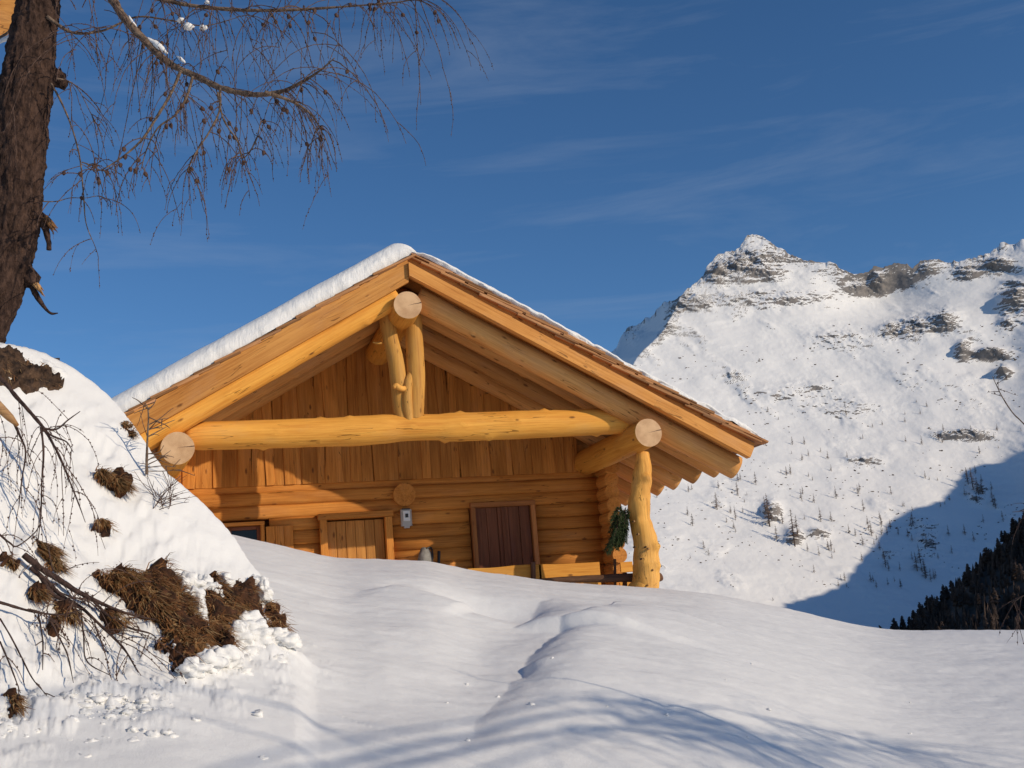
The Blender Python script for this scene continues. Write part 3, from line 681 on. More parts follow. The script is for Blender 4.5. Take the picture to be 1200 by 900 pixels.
# forked king post
def organic(name, paths, m, parent, knots=(), seg=22, rough=.05, ends=False):
    prt = []
    for pts, rad in paths:
        P = spline(pts, max(24, int(len(pts)*12))); r = np.interp(np.linspace(0, 1, len(P)), np.linspace(0, 1, len(rad)), rad); prt.append(tube(P, r, seg, rough=rough, rseed=len(prt)+31, rs=5.))
    V, F = join(prt); V = V.copy()
    for c, kr, kh in knots:
        d = np.linalg.norm(V-np.array(c), axis=1)
        cc = np.array(c); ax = np.array([P[np.argmin(np.linalg.norm(P-cc, axis=1))]])[0]; dr = V-ax; dr[:, 2] = 0; dr /= np.linalg.norm(dr, axis=1)[:, None]+1e-9
        V += dr*(kh*np.exp(-(d/kr)**2))[:, None]
    o0 = np.array(paths[0][0][0]); M = frame_mat(o0, (0, 0, 1), (1, 0, 0)); Mi = np.array(M.inverted()); Vl = (np.c_[V, np.ones(len(V))] @ Mi.T)[:, :3]
    return link(name, make_mesh(name, Vl, F, m, True), parent, M)
def y12(x, y, Y=12.10): return onY(x, y, Y)
kp = organic('forked_post', [([y12(471, 494), y12(469, 472), y12(467, 448), y12(463, 420), y12(457, 395), y12(451, 364)], [.085, .088, .09, .088, .088, .082]),
                             ([y12(486, 492), y12(487, 470), y12(487, 440), y12(486, 410), y12(485, 385), y12(485, 366)], [.10, .098, .105, .10, .092, .085]),
                             ([y12(479, 494, 12.04), y12(477, 470, 12.02), y12(478, 450, 12.03), y12(481, 438, 12.06)], [.05, .055, .05, .03])], M_post, chalet)
organic('knot', [([y12(476, 456, 12.03), y12(469, 455, 11.95), y12(464, 452, 11.93), y12(461, 454, 11.92)], [.03, .028, .03, .018])], M_post, kp, seg=12, rough=.2)
organic('knot', [([y12(447, 402, 12.1), y12(441, 402, 12.05), y12(437, 401, 12.02)], [.02, .014, .008])], M_post, kp, seg=8, rough=.2)
# crooked corner post
cpts = [(751, 700), (756, 688), (758, 668), (757, 645), (753, 620), (749, 598), (750, 575), (753, 552), (753, 530)]
rg = np.random.RandomState(5)
cp_ = organic('corner_post', [([y12(x, y, 12.08) for x, y in [(757, 740)]+cpts], [.16, .16, .155, .15, .155, .135, .122, .122, .115, .105, .075])], M_post, chalet,
              knots=[(y12(cpts[3][0]+dx, yy, 11.95), .05, .05) for dx, yy in [(14, 640), (15, 663), (12, 612), (-6, 655), (-10, 610), (3, 560), (10, 585)]], seg=28, rough=.11)
for (x, y, r) in [(743, 611, .014), (748, 626, .012), (760, 643, .014), (752, 655, .01), (765, 668, .012), (759, 686, .012), (757, 641, .01), (744, 641, .01)]:
    c = y12(x, y, 11.92); organic('knot', [([c+np.array([0, .04, 0]), c+np.array([0, .0, 0]), c-np.array([0, .012, 0])], [r, r, r*.6])], M_black if r < .012 else M_stub, cp_, seg=10, rough=.1)

# ---- door
door = empty('plank_door', (1.87, YW, .2), 'x', 'x'); del door['label']; del door['category']
def pbase(o, parent): o.parent = parent; o.location = Vector(o.location)-wloc(parent); return o
pbase(door, chalet)
dx0, dx1 = 1.525, 2.215
for k in range(6):
    a = dx0+(dx1-dx0)/6*(k+.5); plank('plank', (a, YW+.055+.004*(k % 2), -.45), (a, YW+.055+.004*(k % 2), 1.385), (dx1-dx0)/6-.004, .03, (1, 0, 0), M_door, door)
plank('frame', (1.48, YW-.015, -.45), (1.48, YW-.015, 1.40), .085, .12, (1, 0, 0), M_wall, door)
plank('frame', (2.262, YW-.015, -.45), (2.262, YW-.015, 1.40), .085, .12, (1, 0, 0), M_wall, door)
plank('frame', (1.42, YW-.02, 1.437), (2.32, YW-.02, 1.442), .07, .13, (0, 0, 1), M_wall, door)
plank('frame', (1.445, YW+.13, -.45), (1.445, YW+.13, 1.43), .03, .2, (1, 0, 0), M_wall, door)
organic('handle', [([(2.17, YW+.03, .78), (2.17, YW-.03, .79), (2.10, YW-.03, .79)], [.009, .009, .007])], M_black, door, seg=8, rough=0)
# ---- shuttered opening on the right
sh = empty('shuttered_window', (3.70, YW, .5), 'x', 'x'); del sh['label']; del sh['category']; pbase(sh, chalet)
for a, b in ((3.315, .06), (4.085, .06)): plank('frame', (a+.0, YW+.0, .2), (a, YW+.0, 1.455), b, .11, (1, 0, 0), M_frame, sh)
plank('frame', (3.285, YW-.002, 1.487), (4.115, YW-.002, 1.484), .06, .12, (0, 0, 1), M_frame, sh)
for k in range(5):
    a = 3.35+.70/5*(k+.5); plank('plank', (a, YW+.01+.006*(k % 2), .2), (a, YW+.01+.006*(k % 2), 1.452), .136, .028, (1, 0, 0), M_shutter, sh)
plank('batten', (3.705, YW-.014, .2), (3.70, YW-.014, 1.45), .045, .02, (1, 0, 0), M_shutter, sh)
# ---- small window on the left with its open shutter
wn = empty('window', (.6, YW, .9), 'x', 'x'); del wn['label']; del wn['category']; pbase(wn, chalet)
fr = plank('frame', (.35, YW-.02, .5), (.35, YW-.02, 1.385), .05, .1, (1, 0, 0), M_wall, wn)
plank('frame', (.775, YW-.02, .5), (.775, YW-.02, 1.385), .045, .1, (1, 0, 0), M_wall, wn); plank('frame', (.32, YW-.022, 1.405), (.80, YW-.022, 1.405), .04, .11, (0, 0, 1), M_wall, wn)
plank('sash', (.40, YW+.03, .5), (.40, YW+.03, 1.38), .045, .05, (1, 0, 0), M_shutter, wn); plank('sash', (.735, YW+.03, .5), (.735, YW+.03, 1.38), .045, .05, (1, 0, 0), M_shutter, wn); plank('sash', (.425, YW+.03, 1.36), (.71, YW+.03, 1.36), .04, .05, (0, 0, 1), M_shutter, wn)
plank('glazing_bar', (.425, YW+.03, 1.14), (.71, YW+.03, 1.14), .022, .03, (0, 0, 1), M_shutter, wn)
plank('pane', (.42, YW+.045, .93), (.72, YW+.045, .93), .82, .006, (0, 0, 1), M_glass, wn, bev=0)
for k in range(3): plank('shutter_board', (.865+.105*k, YW-.03, .5), (.865+.105*k, YW-.03, 1.36), .102, .024, (1, 0, 0), M_wall, wn)
# ---- lamp on the wall
lp = link('wall_lamp', make_mesh('wall_lamp', *box(.20, .135, .05, .02), M_metal, False), chalet, frame_mat((2.478, YW-.055, 1.275), (0, 0, 1), (1, 0, 0)))
plank('lamp_glass', (2.478, YW-.088, 1.335), (2.478, YW-.088, 1.455), .085, .02, (1, 0, 0), M_white, lp); plank('bulb', (2.478, YW-.104, 1.375), (2.478, YW-.104, 1.42), .035, .012, (1, 0, 0), M_black, lp)
plank('finial', (2.478, YW-.06, 1.25), (2.478, YW-.06, 1.275), .07, .04, (1, 0, 0), M_metal, lp); plank('cap', (2.478, YW-.06, 1.473), (2.478, YW-.06, 1.487), .10, .05, (1, 0, 0), M_black, lp)

# ---- slab bench against the wall, under the eave
bench = empty('slab_bench', (3.9, 13.05, .1), 'honey wood slab seat back catching the sun below the dark red shutter', 'bench')
plank('back_slab', onY(549, 682, 13.1), onY(634, 676, 13.1), .30, .05, (0, 0, 1), M_wood, bench, wob=.02, n=8)
plank('back_slab', onY(632, 680, 13.1), onY(703, 676, 13.1), .35, .05, (0, 0, 1), M_wood, bench, wob=.02, n=8)
plank('post', onY(626, 720, 13.03), onY(624.5, 659, 13.03), .05, .05, (1, 0, 0), M_bark, bench)
plank('seat', onY(549, 715, 13.0), onY(703, 711, 13.0), .05, .38, (0, 0, 1), M_wood, bench, wob=.01, n=6)
for x in (556, 696): plank('leg', onY(x, 740, 13.), onY(x, 700, 13.), .06, .06, (1, 0, 0), M_bark, bench)
# ---- pole railing
rail = empty('pole_railing', onY(700, 700, 12.1), 'weathered bark covered pole railing tied to the crooked corner post', 'railing')
def pole(name, pts, rad, m, parent, seg=14, rough=.12):
    P = spline(pts, 12*len(pts)); P = np.array(P); M = frame_mat(P[0], P[-1]-P[0]); V, F = tube(P, np.interp(np.linspace(0, 1, len(P)), np.linspace(0, 1, len(rad)), rad), seg, rough=rough, rs=9., rseed=int(pts[0][0]*100) % 97)
    Mi = np.array(M.inverted()); Vl = (np.c_[V, np.ones(len(V))] @ Mi.T)[:, :3]
    return link(name, make_mesh(name, Vl, F, m, [True]*(len(F)-2)+[False]*2), parent, M)
pole('rail', [onY(560, 689, 12.6), onY(640, 681, 12.45), onY(700, 678, 12.33), onY(745, 677, 12.27), onY(764, 679, 12.2), onY(774, 676, 12.1)], [.03, .035, .045, .05, .05, .045], M_bark, rail)
for x, y0, r, m in ((720.5, 655, .018, M_bark), (732, 671, .03, M_bark), (725, 690, .016, M_wood)): pole('stake', [onY(x+1, 735, 12.4), onY(x+.5, 700, 12.4), onY(x, y0, 12.4)], [r, r, r*.9], m, rail)
plank('board', onY(727, 665, 12.75), onY(741, 664, 12.75), .12, .03, (0, 0, 1), M_wood, rail)
plank('board', onY(727, 693, 12.75), onY(741, 692, 12.75), .20, .03, (0, 0, 1), M_wood, rail)
# ---- grey bag and stick by the wall
def blob(c, rad, n1=20, n2=14, amp=.12, seed=1, fr_=6.):
    V, F = [], []
    for i in range(n2+1):
        th = math.pi*i/n2
        for j in range(n1):
            ph = 2*math.pi*j/n1; d = np.array([math.sin(th)*math.cos(ph), math.sin(th)*math.sin(ph), math.cos(th)]); V.append(d)
    V = np.array(V); k = 1+amp*fbm(V[:, 0]*fr_*.3+seed, V[:, 1]*fr_*.3, V[:, 2]*fr_*.3, 4, seed); V = V*k[:, None]*np.array(rad)+np.array(c)
    for i in range(n2):
        for j in range(n1): F.append((i*n1+j, (i+1)*n1+j, (i+1)*n1+(j+1) % n1, i*n1+(j+1) % n1))
    return V, F
c = onY(498.5, 662, 13.6); V, F = blob(c, (.10, .08, .20), amp=.10, seed=3)
bag = wparent('canvas_bag', V, F, M_sack, None); props(bag, 'grey canvas bag slumped against the log wall between door and red shutter', 'bag')
wparent('strap', *tube(spline([onY(505, 664, 13.55), onY(507, 652, 13.55), onY(505, 642, 13.6), onY(499, 643, 13.58)], 20), .012, 8), M_black, bag)
st = pole('shovel_handle', [onY(514.5, 700, 13.6), onY(514, 670, 13.62), onY(514.5, 646, 13.66)], [.018, .018, .02], M_black, None, seg=8, rough=0)
props(st, 'short dark stick handle leaning on the wall right of the grey bag', 'tool')
# ---- fir boughs hanging from the corner post
def needles(prt, path, nn, ln, r=.0016, rg=random):
    P = spline(path, 40)
    for _ in range(nn):
        i = rg.randrange(2, 40); t = P[i]-P[i-1]; t /= np.linalg.norm(t)+1e-9; d = np.array([rg.gauss(0, 1) for _ in 'abc']); d -= t*(d@t); d /= np.linalg.norm(d)+1e-9
        d = d*.8+t*.75; d /= np.linalg.norm(d); w = np.cross(d, [rg.gauss(0, 1) for _ in 'abc']); w /= np.linalg.norm(w); b = P[i]; e = b+d*ln*rg.uniform(.7, 1.2)
        prt.append(([b-w*r, b+w*r, e+w*r*.5, e-w*r*.5], [(0, 1, 2, 3)]))
fir = empty('fir_bough', y12(733, 590, 11.95), 'bunch of dark green fir boughs hanging on the left of the corner post', 'fir boughs')
rg = random.Random(4); nd, tw = [], []
for k in range(30):
    x0, y0 = rg.uniform(722, 736), rg.uniform(590, 622); x1, y1 = x0+rg.uniform(-17, 1), y0+rg.uniform(16, 32)
    if x1 > 737: x1 = 736
    Yk = rg.uniform(11.82, 12.15); pth = [y12(x0, y0, Yk), y12((x0+x1)/2+1, (y0+y1)/2-2, Yk-.03), y12(x1, y1, Yk)]
    tw.append(tube(spline(pth, 8), [.005]*5+[.002]*3, 5)); needles(nd, pth, 260, .036, .0028, rg)
V, F = join(tw); wparent('twigs', V, F, M_twig, fir)['kind'] = 'stuff'
V, F = join(nd); wparent('needles', V, F, M_needle, fir, False)['kind'] = 'stuff'

# ================================================================== things on the snow bank
GX, GY = np.arange(-60, 361, 5.), np.arange(385, 926, 5.)
_gx, _gy = np.meshgrid(GX, GY); _D = FW+RT*((_gx-600)/FOC)[..., None]+UP*((450-_gy)/FOC)[..., None]
_az = np.arctan2(_D[..., 0], _D[..., 1]); _e = _D[..., 2]/np.hypot(_D[..., 0], _D[..., 1]); RS = np.arange(3, 9.5, .02)
_zz = H(RS[None, None]*np.sin(_az)[..., None], RS[None, None]*np.cos(_az)[..., None], False)-_e[..., None]*RS
_i = np.argmax(_zz > 0, -1); HR = RS[_i]; HR[np.take_along_axis(_zz, _i[..., None], -1)[..., 0] <= 0] = 9.5
def hitb(x, y, lift=0.):
    """point of the bank seen through a pixel of the photograph, lifted off the surface"""
    fx = np.clip((x-GX[0])/5, 0, len(GX)-1.001); fy = np.clip((y-GY[0])/5, 0, len(GY)-1.001); i, j = int(fy), int(fx); u, v = fx-j, fy-i
    r = (HR[i, j]*(1-u)+HR[i, j+1]*u)*(1-v)+(HR[i+1, j]*(1-u)+HR[i+1, j+1]*u)*v
    az, e = azel(x, y); p = np.array([r*math.sin(az), r*math.cos(az), 0.]); p[2] = e*r
    if lift: p = p*(1-lift/np.linalg.norm(p))
    return p
BN = np.array([.52, -.50, .69]); BN /= np.linalg.norm(BN)      # mean outward normal of the bank
DOWN = np.array([.5, -.45, -.74]); DOWN /= np.linalg.norm(DOWN)
def inpoly(x, y, P):
    c = False; j = len(P)-1
    for i in range(len(P)):
        if (P[i][1] > y) != (P[j][1] > y) and x < (P[j][0]-P[i][0])*(y-P[i][1])/(P[j][1]-P[i][1])+P[i][0]: c = not c
        j = i
    return c
def dpoly(x, y, P):
    d = 1e9
    for i in range(len(P)):
        a, b = P[i-1], P[i]; vx, vy = b[0]-a[0], b[1]-a[1]; t = max(0, min(1, ((x-a[0])*vx+(y-a[1])*vy)/(vx*vx+vy*vy+1e-9))); d = min(d, math.hypot(x-a[0]-t*vx, y-a[1]-t*vy))
    return d if inpoly(x, y, P) else -d
def turf(poly, label, group=None, grass=600, bulge=.05, seed=1, step=2., mats=None, ln=.07, rock=False):
    if not rock and seed > 8:
        mx_, my_ = sum(p[0] for p in poly)/len(poly), sum(p[1] for p in poly)/len(poly); poly = [(mx_+(x-mx_)*.85, my_+(y-my_)*.8) for x, y in poly]; ln *= .85; bulge *= .45
    xs = [p[0] for p in poly]; ys = [p[1] for p in poly]; c = hitb(sum(xs)/len(xs), sum(ys)/len(ys))
    root = empty('rock' if rock else 'turf_patch', c, label, 'rock' if rock else 'turf', group)
    X_, Y_ = np.arange(min(xs)-4, max(xs)+4.1, step), np.arange(min(ys)-4, max(ys)+4.1, step); V = []
    for y in Y_:
        for x in X_:
            d = dpoly(x, y, poly)+3.2*float(fbm(x/7., y/7., 0, 2, seed+71)); p = hitb(x, y); k = max(-1, min(1, d/5.))
            n1 = float(fbm(p[0]*14, p[1]*14, p[2]*14, 4, seed, .6)); V.append(p+BN*((.01+bulge*k) if k > 0 else .01+.09*k)+BN*(.030*max(0, min(1, (d+2)/4.)))*n1*(1.3 if rock else 1))
    nx = len(X_); F = [(i*nx+j, (i+1)*nx+j, (i+1)*nx+j+1, i*nx+j+1) for i in range(len(Y_)-1) for j in range(nx-1)]
    wparent('stone' if rock else 'soil', V, F, M_rock if rock else M_earth, root)
    if grass:
        rg = random.Random(seed); A_, B_ = [], []
        n = 0
        while n < grass:
            x, y = rg.uniform(min(xs), max(xs)), rg.uniform(min(ys), max(ys)); d = dpoly(x, y, poly)
            if d < 0: continue
            cl = float(vnoise(x/9., y/9., 0, seed+5))
            if cl < -.1 and rg.random() < .9: n += .3; continue
            n += 1; p = hitb(x, y)+BN*(.02+bulge*min(1, d/5.)*.8)
            sg_ = .85 if seed < 8 else .45; dr = DOWN*(.7+.5*cl)+BN*rg.uniform(-.15, .4)+np.array([rg.gauss(0, sg_), rg.gauss(0, sg_), rg.gauss(0, .7*sg_)])
            dr += np.array([RT[0], RT[1], 0])*1.1*float(vnoise(x/14., y/14., 3, seed+9)); dr /= np.linalg.norm(dr); l = ln*rg.uniform(.5, 1.4)
            w = np.cross(dr, BN); w /= np.linalg.norm(w)+1e-9; w *= rg.uniform(.0012, .0028); q = p+dr*l*.55; e = p+dr*l+DOWN*l*.35
            (A_ if rg.random() < (.72 if seed < 8 else .55) else B_).append(([p-w, p+w, q+w*.8, q-w*.8, e+w*.2, e-w*.2], [(0, 1, 2, 3), (3, 2, 4, 5)]))
        for prt, m in ((A_, M_grass1), (B_, M_grass2)):
            V, F = join(prt); wparent('dry_grass', V, F, m, root, False)['kind'] = 'stuff'
    return root
BIG1 = [(107, 672), (116, 676), (125, 682), (131, 672), (142, 672), (152, 678), (158, 682), (170, 672), (180, 668), (182, 660), (192, 664), (198, 680), (204, 700), (216, 706), (222, 722), (228, 735), (236, 738), (240, 750), (236, 764), (225, 775),
        (215, 784), (204, 786), (196, 772), (190, 757), (183, 762), (181, 754), (190, 746), (180, 732), (166, 722), (150, 708), (136, 692), (120, 688)]
BIG2 = [(229, 690), (234, 686), (238, 698), (242, 692), (241, 678), (247, 674), (254, 690), (262, 700), (268, 686), (276, 690), (281, 683), (290, 688), (296, 705), (304, 722), (306, 742), (298, 744), (292, 730), (282, 726), (272, 734), (262, 738), (256, 744),
        (266, 756), (270, 766), (264, 771), (254, 762), (244, 754), (238, 748), (238, 730), (232, 712)]
turf(BIG1, 'largest torn brown turf patch hanging on the lower face of the snow bank', 'turf showing through the snow bank', 4200, .05, 3, ln=.06)
turf(BIG2, 'dark and brown turf patch right of the largest one, capped with snow lobes', 'turf showing through the snow bank', 2000, .05, 5, ln=.05)
turf([(308, 716), (313, 708), (320, 714), (326, 726), (333, 742), (330, 749), (322, 744), (308, 744), (304, 734)], 'small dark turf scrap at the right tip of the snow bank', 'turf showing through the snow bank', 500, .035, 7, ln=.05)
turf([(105, 554), (113, 549), (122, 553), (128, 560), (134, 553), (142, 550), (150, 560), (154, 574), (147, 583), (136, 577), (124, 571), (112, 563)], 'rounded brown grass tuft halfway up the snow bank, below the sapling', 'turf showing through the snow bank', 1100, .04, 9, ln=.055)
turf([(139, 496), (146, 494), (153, 497), (158, 504), (156, 517), (150, 516), (146, 508), (141, 503)], 'tiny dark tuft on the edge of the snow bank beside the roof corner', 'turf showing through the snow bank', 260, .025, 11, ln=.03)
turf([(35, 630), (42, 634), (52, 640), (61, 646), (68, 660), (71, 677), (62, 676), (52, 664), (46, 655), (36, 650), (41, 642)], 'brown tuft above the fallen branch at the left of the snow bank', 'turf showing through the snow bank', 700, .035, 13, ln=.06)
turf([(108, 612), (116, 609), (126, 612), (131, 620), (132, 628), (126, 624), (118, 618), (110, 617)], 'thin reddish scrap of turf in the middle of the snow bank', 'turf showing through the snow bank', 220, .015, 15, ln=.035)
turf([(3, 812), (10, 813), (19, 820), (15, 828), (17, 834), (25, 835), (20, 840), (13, 841), (8, 834), (9, 824)], 'lowest tuft of turf, at the left edge of the picture', 'turf showing through the snow bank', 300, .03, 17, ln=.04)
turf([(30, 690), (37, 688), (46, 692), (52, 700), (48, 708), (38, 706), (32, 700)], 'small brown tuft just under the thick end of the fallen branch', 'turf showing through the snow bank', 250, .03, 19, ln=.045)
turf([(60, 706), (68, 706), (78, 712), (88, 722), (90, 731), (80, 730), (70, 722), (62, 716)], 'ragged tuft below the middle of the fallen branch', 'turf showing through the snow bank', 350, .03, 21, ln=.05)
turf([(56, 722), (63, 724), (68, 732), (67, 743), (60, 742), (57, 733)], 'narrow blackish tuft directly below the fallen branch', 'turf showing through the snow bank', 150, .03, 23, ln=.04)
turf([(116, 714), (126, 714), (138, 722), (147, 734), (143, 741), (130, 737), (120, 728)], 'reddish tuft at the thin right end of the fallen branch', 'turf showing through the snow bank', 380, .03, 25, ln=.05)
turf([(0, 652), (8, 655), (18, 662), (20, 670), (8, 668), (0, 664)], 'dark tuft at the left edge above the fallen branch', 'turf showing through the snow bank', 150, .03, 27, ln=.04)
turf([(-40, 414), (0, 414), (14, 417), (30, 423), (44, 427), (56, 435), (64, 445), (72, 455), (66, 459), (50, 458), (36, 463), (22, 459), (8, 453), (-40, 446)], 'brown lichened rock under a lip of snow at the top of the bank', None, 160, .03, 29, ln=.03, rock=True)

V, F = tube(spline([hitb(x, y)-BN*.03 for x, y in ((-45, 405), (-20, 408), (0, 411), (22, 415), (42, 421), (58, 430), (72, 441), (84, 451), (96, 460))], 60), [.055]*45+list(np.linspace(.05, .015, 15)), 20, rough=.5, rs=9, rseed=5)
o = wparent('snow_lip', V, F, M_snowlump, None); props(o, 'overhanging lip of snow along the top of the brown rock', 'snow', None, 'stuff')
# branches
def twig(prt, knobs, p, d, ln, r0, droop=1., rg=random, n=9, fork=0, kn=True, sway=.25):
    P = [np.array(p, float)]; d = np.array(d, float); d /= np.linalg.norm(d); st = ln/n
    for i in range(n):
        d = d+np.array([0, 0, -1])*droop*.28+np.array([rg.gauss(0, 1), rg.gauss(0, 1), rg.gauss(0, .6)])*sway*.3; d /= np.linalg.norm(d); P.append(P[-1]+d*st)
    P = np.array(P); rr = np.linspace(r0, r0*.45, len(P)); prt.append(tube(P, rr, 4 if r0 < .004 else 6, cap=False))
    if kn:
        m = int(ln/.028)
        for k in range(m):
            t = rg.uniform(.05, 1)*(len(P)-1.01); i = int(t); c = P[i]+(P[i+1]-P[i])*(t-i); s_ = rg.uniform(.0022, .0042); o_ = np.array([rg.gauss(0, 1) for _ in 'abc']); o_ /= np.linalg.norm(o_); c = c+o_*s_*.8
            knobs.append(([c+(s_, 0, 0), c-(s_, 0, 0), c+(0, s_, 0), c-(0, s_, 0), c+(0, 0, s_*1.3), c-(0, 0, s_*1.3)], [(0, 2, 4), (2, 1, 4), (1, 3, 4), (3, 0, 4), (2, 0, 5), (1, 2, 5), (3, 1, 5), (0, 3, 5)]))
    for k in range(fork):
        i = rg.randrange(1, len(P)-1); dd = (P[i+1]-P[i]); dd /= np.linalg.norm(dd); dd = dd+np.array([rg.gauss(0, .7), rg.gauss(0, .7), rg.gauss(0, .3)])
        twig(prt, knobs, P[i], dd, ln*rg.uniform(.3, .6), r0*.7, droop, rg, max(5, n-3), 0, kn, sway)
    return P
def atrs(pts, r): return [atr(x, y, (r if np.isscalar(r) else np.interp(i/(len(pts)-1), [0, 1], r))) for i, (x, y) in enumerate(pts)]
cone_me = None
def cone_mesh():
    V, F = blob((0, 0, 0), (.011, .011, .015), 8, 6, .18, 7); return make_mesh('cone', V, F, M_cone)
cone_me = cone_mesh()
def limb(root, pts, rad, rg, ntw, tl=(.25, .8), fork=1, droop=1., seg=8, cones=0, tr=.0026, name='limb', prt=None, kn=None, out=None, sway=.25, tmin=.08, mtl=None):
    P = spline(pts, 14*len(pts)); rr = np.interp(np.linspace(0, 1, len(P)), np.linspace(0, 1, len(rad)), rad); V, F = tube(P, rr, seg, rough=.18, rseed=rg.randrange(99), rs=30)
    wparent(name, V, F, mtl or M_limb, root)
    for k in range(ntw):
        i = int(rg.uniform(tmin, 1)*(len(P)-2)); d = P[i+1]-P[i]; d /= np.linalg.norm(d); dd = d*.5+np.array([rg.gauss(0, .8), rg.gauss(0, .8), rg.gauss(-.1, .55)])
        T_ = twig(prt, kn, P[i], dd, rg.uniform(*tl), tr*rg.uniform(.8, 1.25), droop, rg, 10, fork, True, sway)
        if rg.random() < cones:
            q = T_[rg.randrange(1, 6)]; o = link('cone', cone_me, root, Matrix.Translation(Vector(q+np.array([0, 0, -.008]))) @ Matrix.Rotation(rg.uniform(0, 6), 4, 'Z') @ Matrix.Rotation(rg.uniform(-.8, .8), 4, 'X'))
    return P
# ---- the larch on the left
TR = 6.5
larch = empty('larch_tree', atr(-85, 600, TR), 'bare larch with furrowed trunk at the left edge, its twigs hanging over the roof', 'tree')
tp = [(-85, 640, 42), (-70, 540, 38), (-44, 450, 30), (-23, 390, 27), (2, 320, 28), (15, 260, 29), (20, 200, 31), (25, 150, 31), (33, 95, 31), (40, 40, 26), (45, 0, 24), (50, -80, 23), (53, -200, 21)]
P = spline([atr(x, y, TR) for x, y, w in tp], 420); rr = np.interp(np.linspace(0, 1, 420), np.linspace(0, 1, len(tp)), [w/FOC*TR*.9 for x, y, w in tp])
V, F = tube(P, rr, 84, rough=0); V = V.reshape(420, 84, 3); O = V-P[:, None, :]; O /= np.linalg.norm(O, axis=2)[..., None]
th = np.arange(84)*2*math.pi/84; arc = np.arange(420)*.012
cxx, cyy = np.cos(th)[None, :]*2.6, np.sin(th)[None, :]*2.6; hh = np.linspace(0, 1, 420)[:, None]*np.linalg.norm(P[-1]-P[0])
pl = fbm(cxx*2.2, cyy*2.2, hh*7, 4, 201, .55, True); lum = fbm(cxx*.6, cyy*.6, hh*2.2, 3, 205); pl2 = vnoise(cxx*5, cyy*5, hh*24, 209)
pl3 = fbm(cxx*5+2*lum, cyy*5, hh*17, 4, 211, .6); V = V+O*(.008*pl+.012*lum+.003*pl2+.012*np.clip(pl3, -.5, .25))[..., None]
trunk = wparent('trunk', V.reshape(-1, 3), F, M_larchbark, larch)
rg = random.Random(12); TW, KN = [], []
for c, kr, kp_ in [((40, 252), .05, 0), ((32, 325), .045, 0), ((66, 92), .04, 0)]:
    q = atr(c[0], c[1], TR-.03); V2, F2 = blob(q, (.055, .05, .06), 18, 12, .35, 5+c[0]); wparent('burl', V2, F2, M_larchbark, larch)
def stub(pts, rad, spl):
    P_ = [atr(x, y, TR-.03) for x, y in pts]; V, F = tube(spline(P_, 30), np.interp(np.linspace(0, 1, 30), np.linspace(0, 1, len(rad)), rad), 10, rough=.3, rs=25, rseed=3); o = wparent('broken_stub', V, F, M_larchbark, larch)
    prt = []
    for k in range(7):
        a = atr(spl[0][0]+rg.uniform(-2, 2), spl[0][1]+rg.uniform(-3, 3), TR-.05); b = atr(spl[1][0]+rg.uniform(-3, 3), spl[1][1]+rg.uniform(-5, 3), TR-.06+rg.uniform(-.02, .02)); prt.append(tube(np.array([a, (a+b)/2, b]), [.011, .009, .001], 5))
    V, F = join(prt); wparent('splinters', V, F, M_stub, o)
stub([(40, 250), (47, 255), (53, 268), (57, 283), (57, 293)], [.03, .025, .017, .013, .014], [(52, 256), (66, 272)])
stub([(30, 318), (36, 330), (42, 345), (52, 360), (60, 367), (68, 367)], [.028, .022, .014, .009, .007, .003], [(40, 330), (50, 345)])
r6 = 5.9
M1 = limb(larch, atrs([(60, -40), (100, -25), (128, -5), (145, 20), (172, 50), (200, 75), (235, 92), (262, 104), (300, 111), (330, 107), (350, 98), (372, 85), (392, 68)], (6.4, 5.6)), [.024, .024, .024, .022, .021, .019, .017, .016, .014, .012, .009, .006, .003], rg, 58, (.2, .75), 1, .75, 10, .35, prt=TW, kn=KN, tmin=.3)
limb(larch, atrs([(310, 108), (340, 118), (360, 130), (372, 145), (385, 170)], 5.6), [.012, .009, .006, .004, .002], rg, 16, (.12, .45), 1, .9, 6, .5, prt=TW, kn=KN)
limb(larch, atrs([(40, -90), (90, -40), (150, -12), (210, 4), (270, 11), (330, 12), (400, 8), (470, 2), (505, -6)], (6.3, 5.9)), [.022, .018, .015, .012, .011, .009, .006, .004, .002], rg, 66, (.18, .62), 1, .85, 8, .25, prt=TW, kn=KN, tmin=.3)
limb(larch, atrs([(55, 20), (85, 38), (120, 36), (160, 20), (200, 24), (240, 30), (280, 20)], (6.4, 6.2)), [.012, .009, .007, .006, .005, .004, .002], rg, 26, (.15, .5), 1, .8, 6, .3, prt=TW, kn=KN)
limb(larch, atrs([(212, 83), (200, 110), (182, 140), (165, 165), (142, 185), (115, 200), (95, 192)], (5.9, 5.9)), [.009, .008, .007, .006, .005, .003, .002], rg, 20, (.12, .42), 1, .8, 6, .5, prt=TW, kn=KN)
limb(larch, atrs([(226, 90), (218, 115), (205, 135), (185, 150), (172, 175), (165, 200)], (5.8, 5.8)), [.008, .007, .006, .005, .003, .002], rg, 18, (.12, .5), 1, .9, 6, .5, prt=TW, kn=KN)
limb(larch, atrs([(258, 103), (257, 130), (245, 155), (230, 178), (220, 200)], (5.7, 5.7)), [.007, .006, .005, .003, .002], rg, 14, (.15, .5), 1, .9, 6, .5, prt=TW, kn=KN)
limb(larch, atrs([(255, 108), (262, 140), (278, 165), (285, 185), (300, 165), (306, 140)], (5.7, 5.7)), [.005, .004, .004, .004, .003, .002], rg, 14, (.15, .5), 1, .9, 6, .5, prt=TW, kn=KN)
limb(larch, atrs([(60, 98), (72, 120), (85, 152), (94, 188), (98, 230), (101, 262), (112, 290)], (6.4, 6.1)), [.007, .006, .005, .0045, .004, .003, .0015], rg, 9, (.12, .4), 1, .5, 6, .1, prt=TW, kn=KN, tmin=.4)
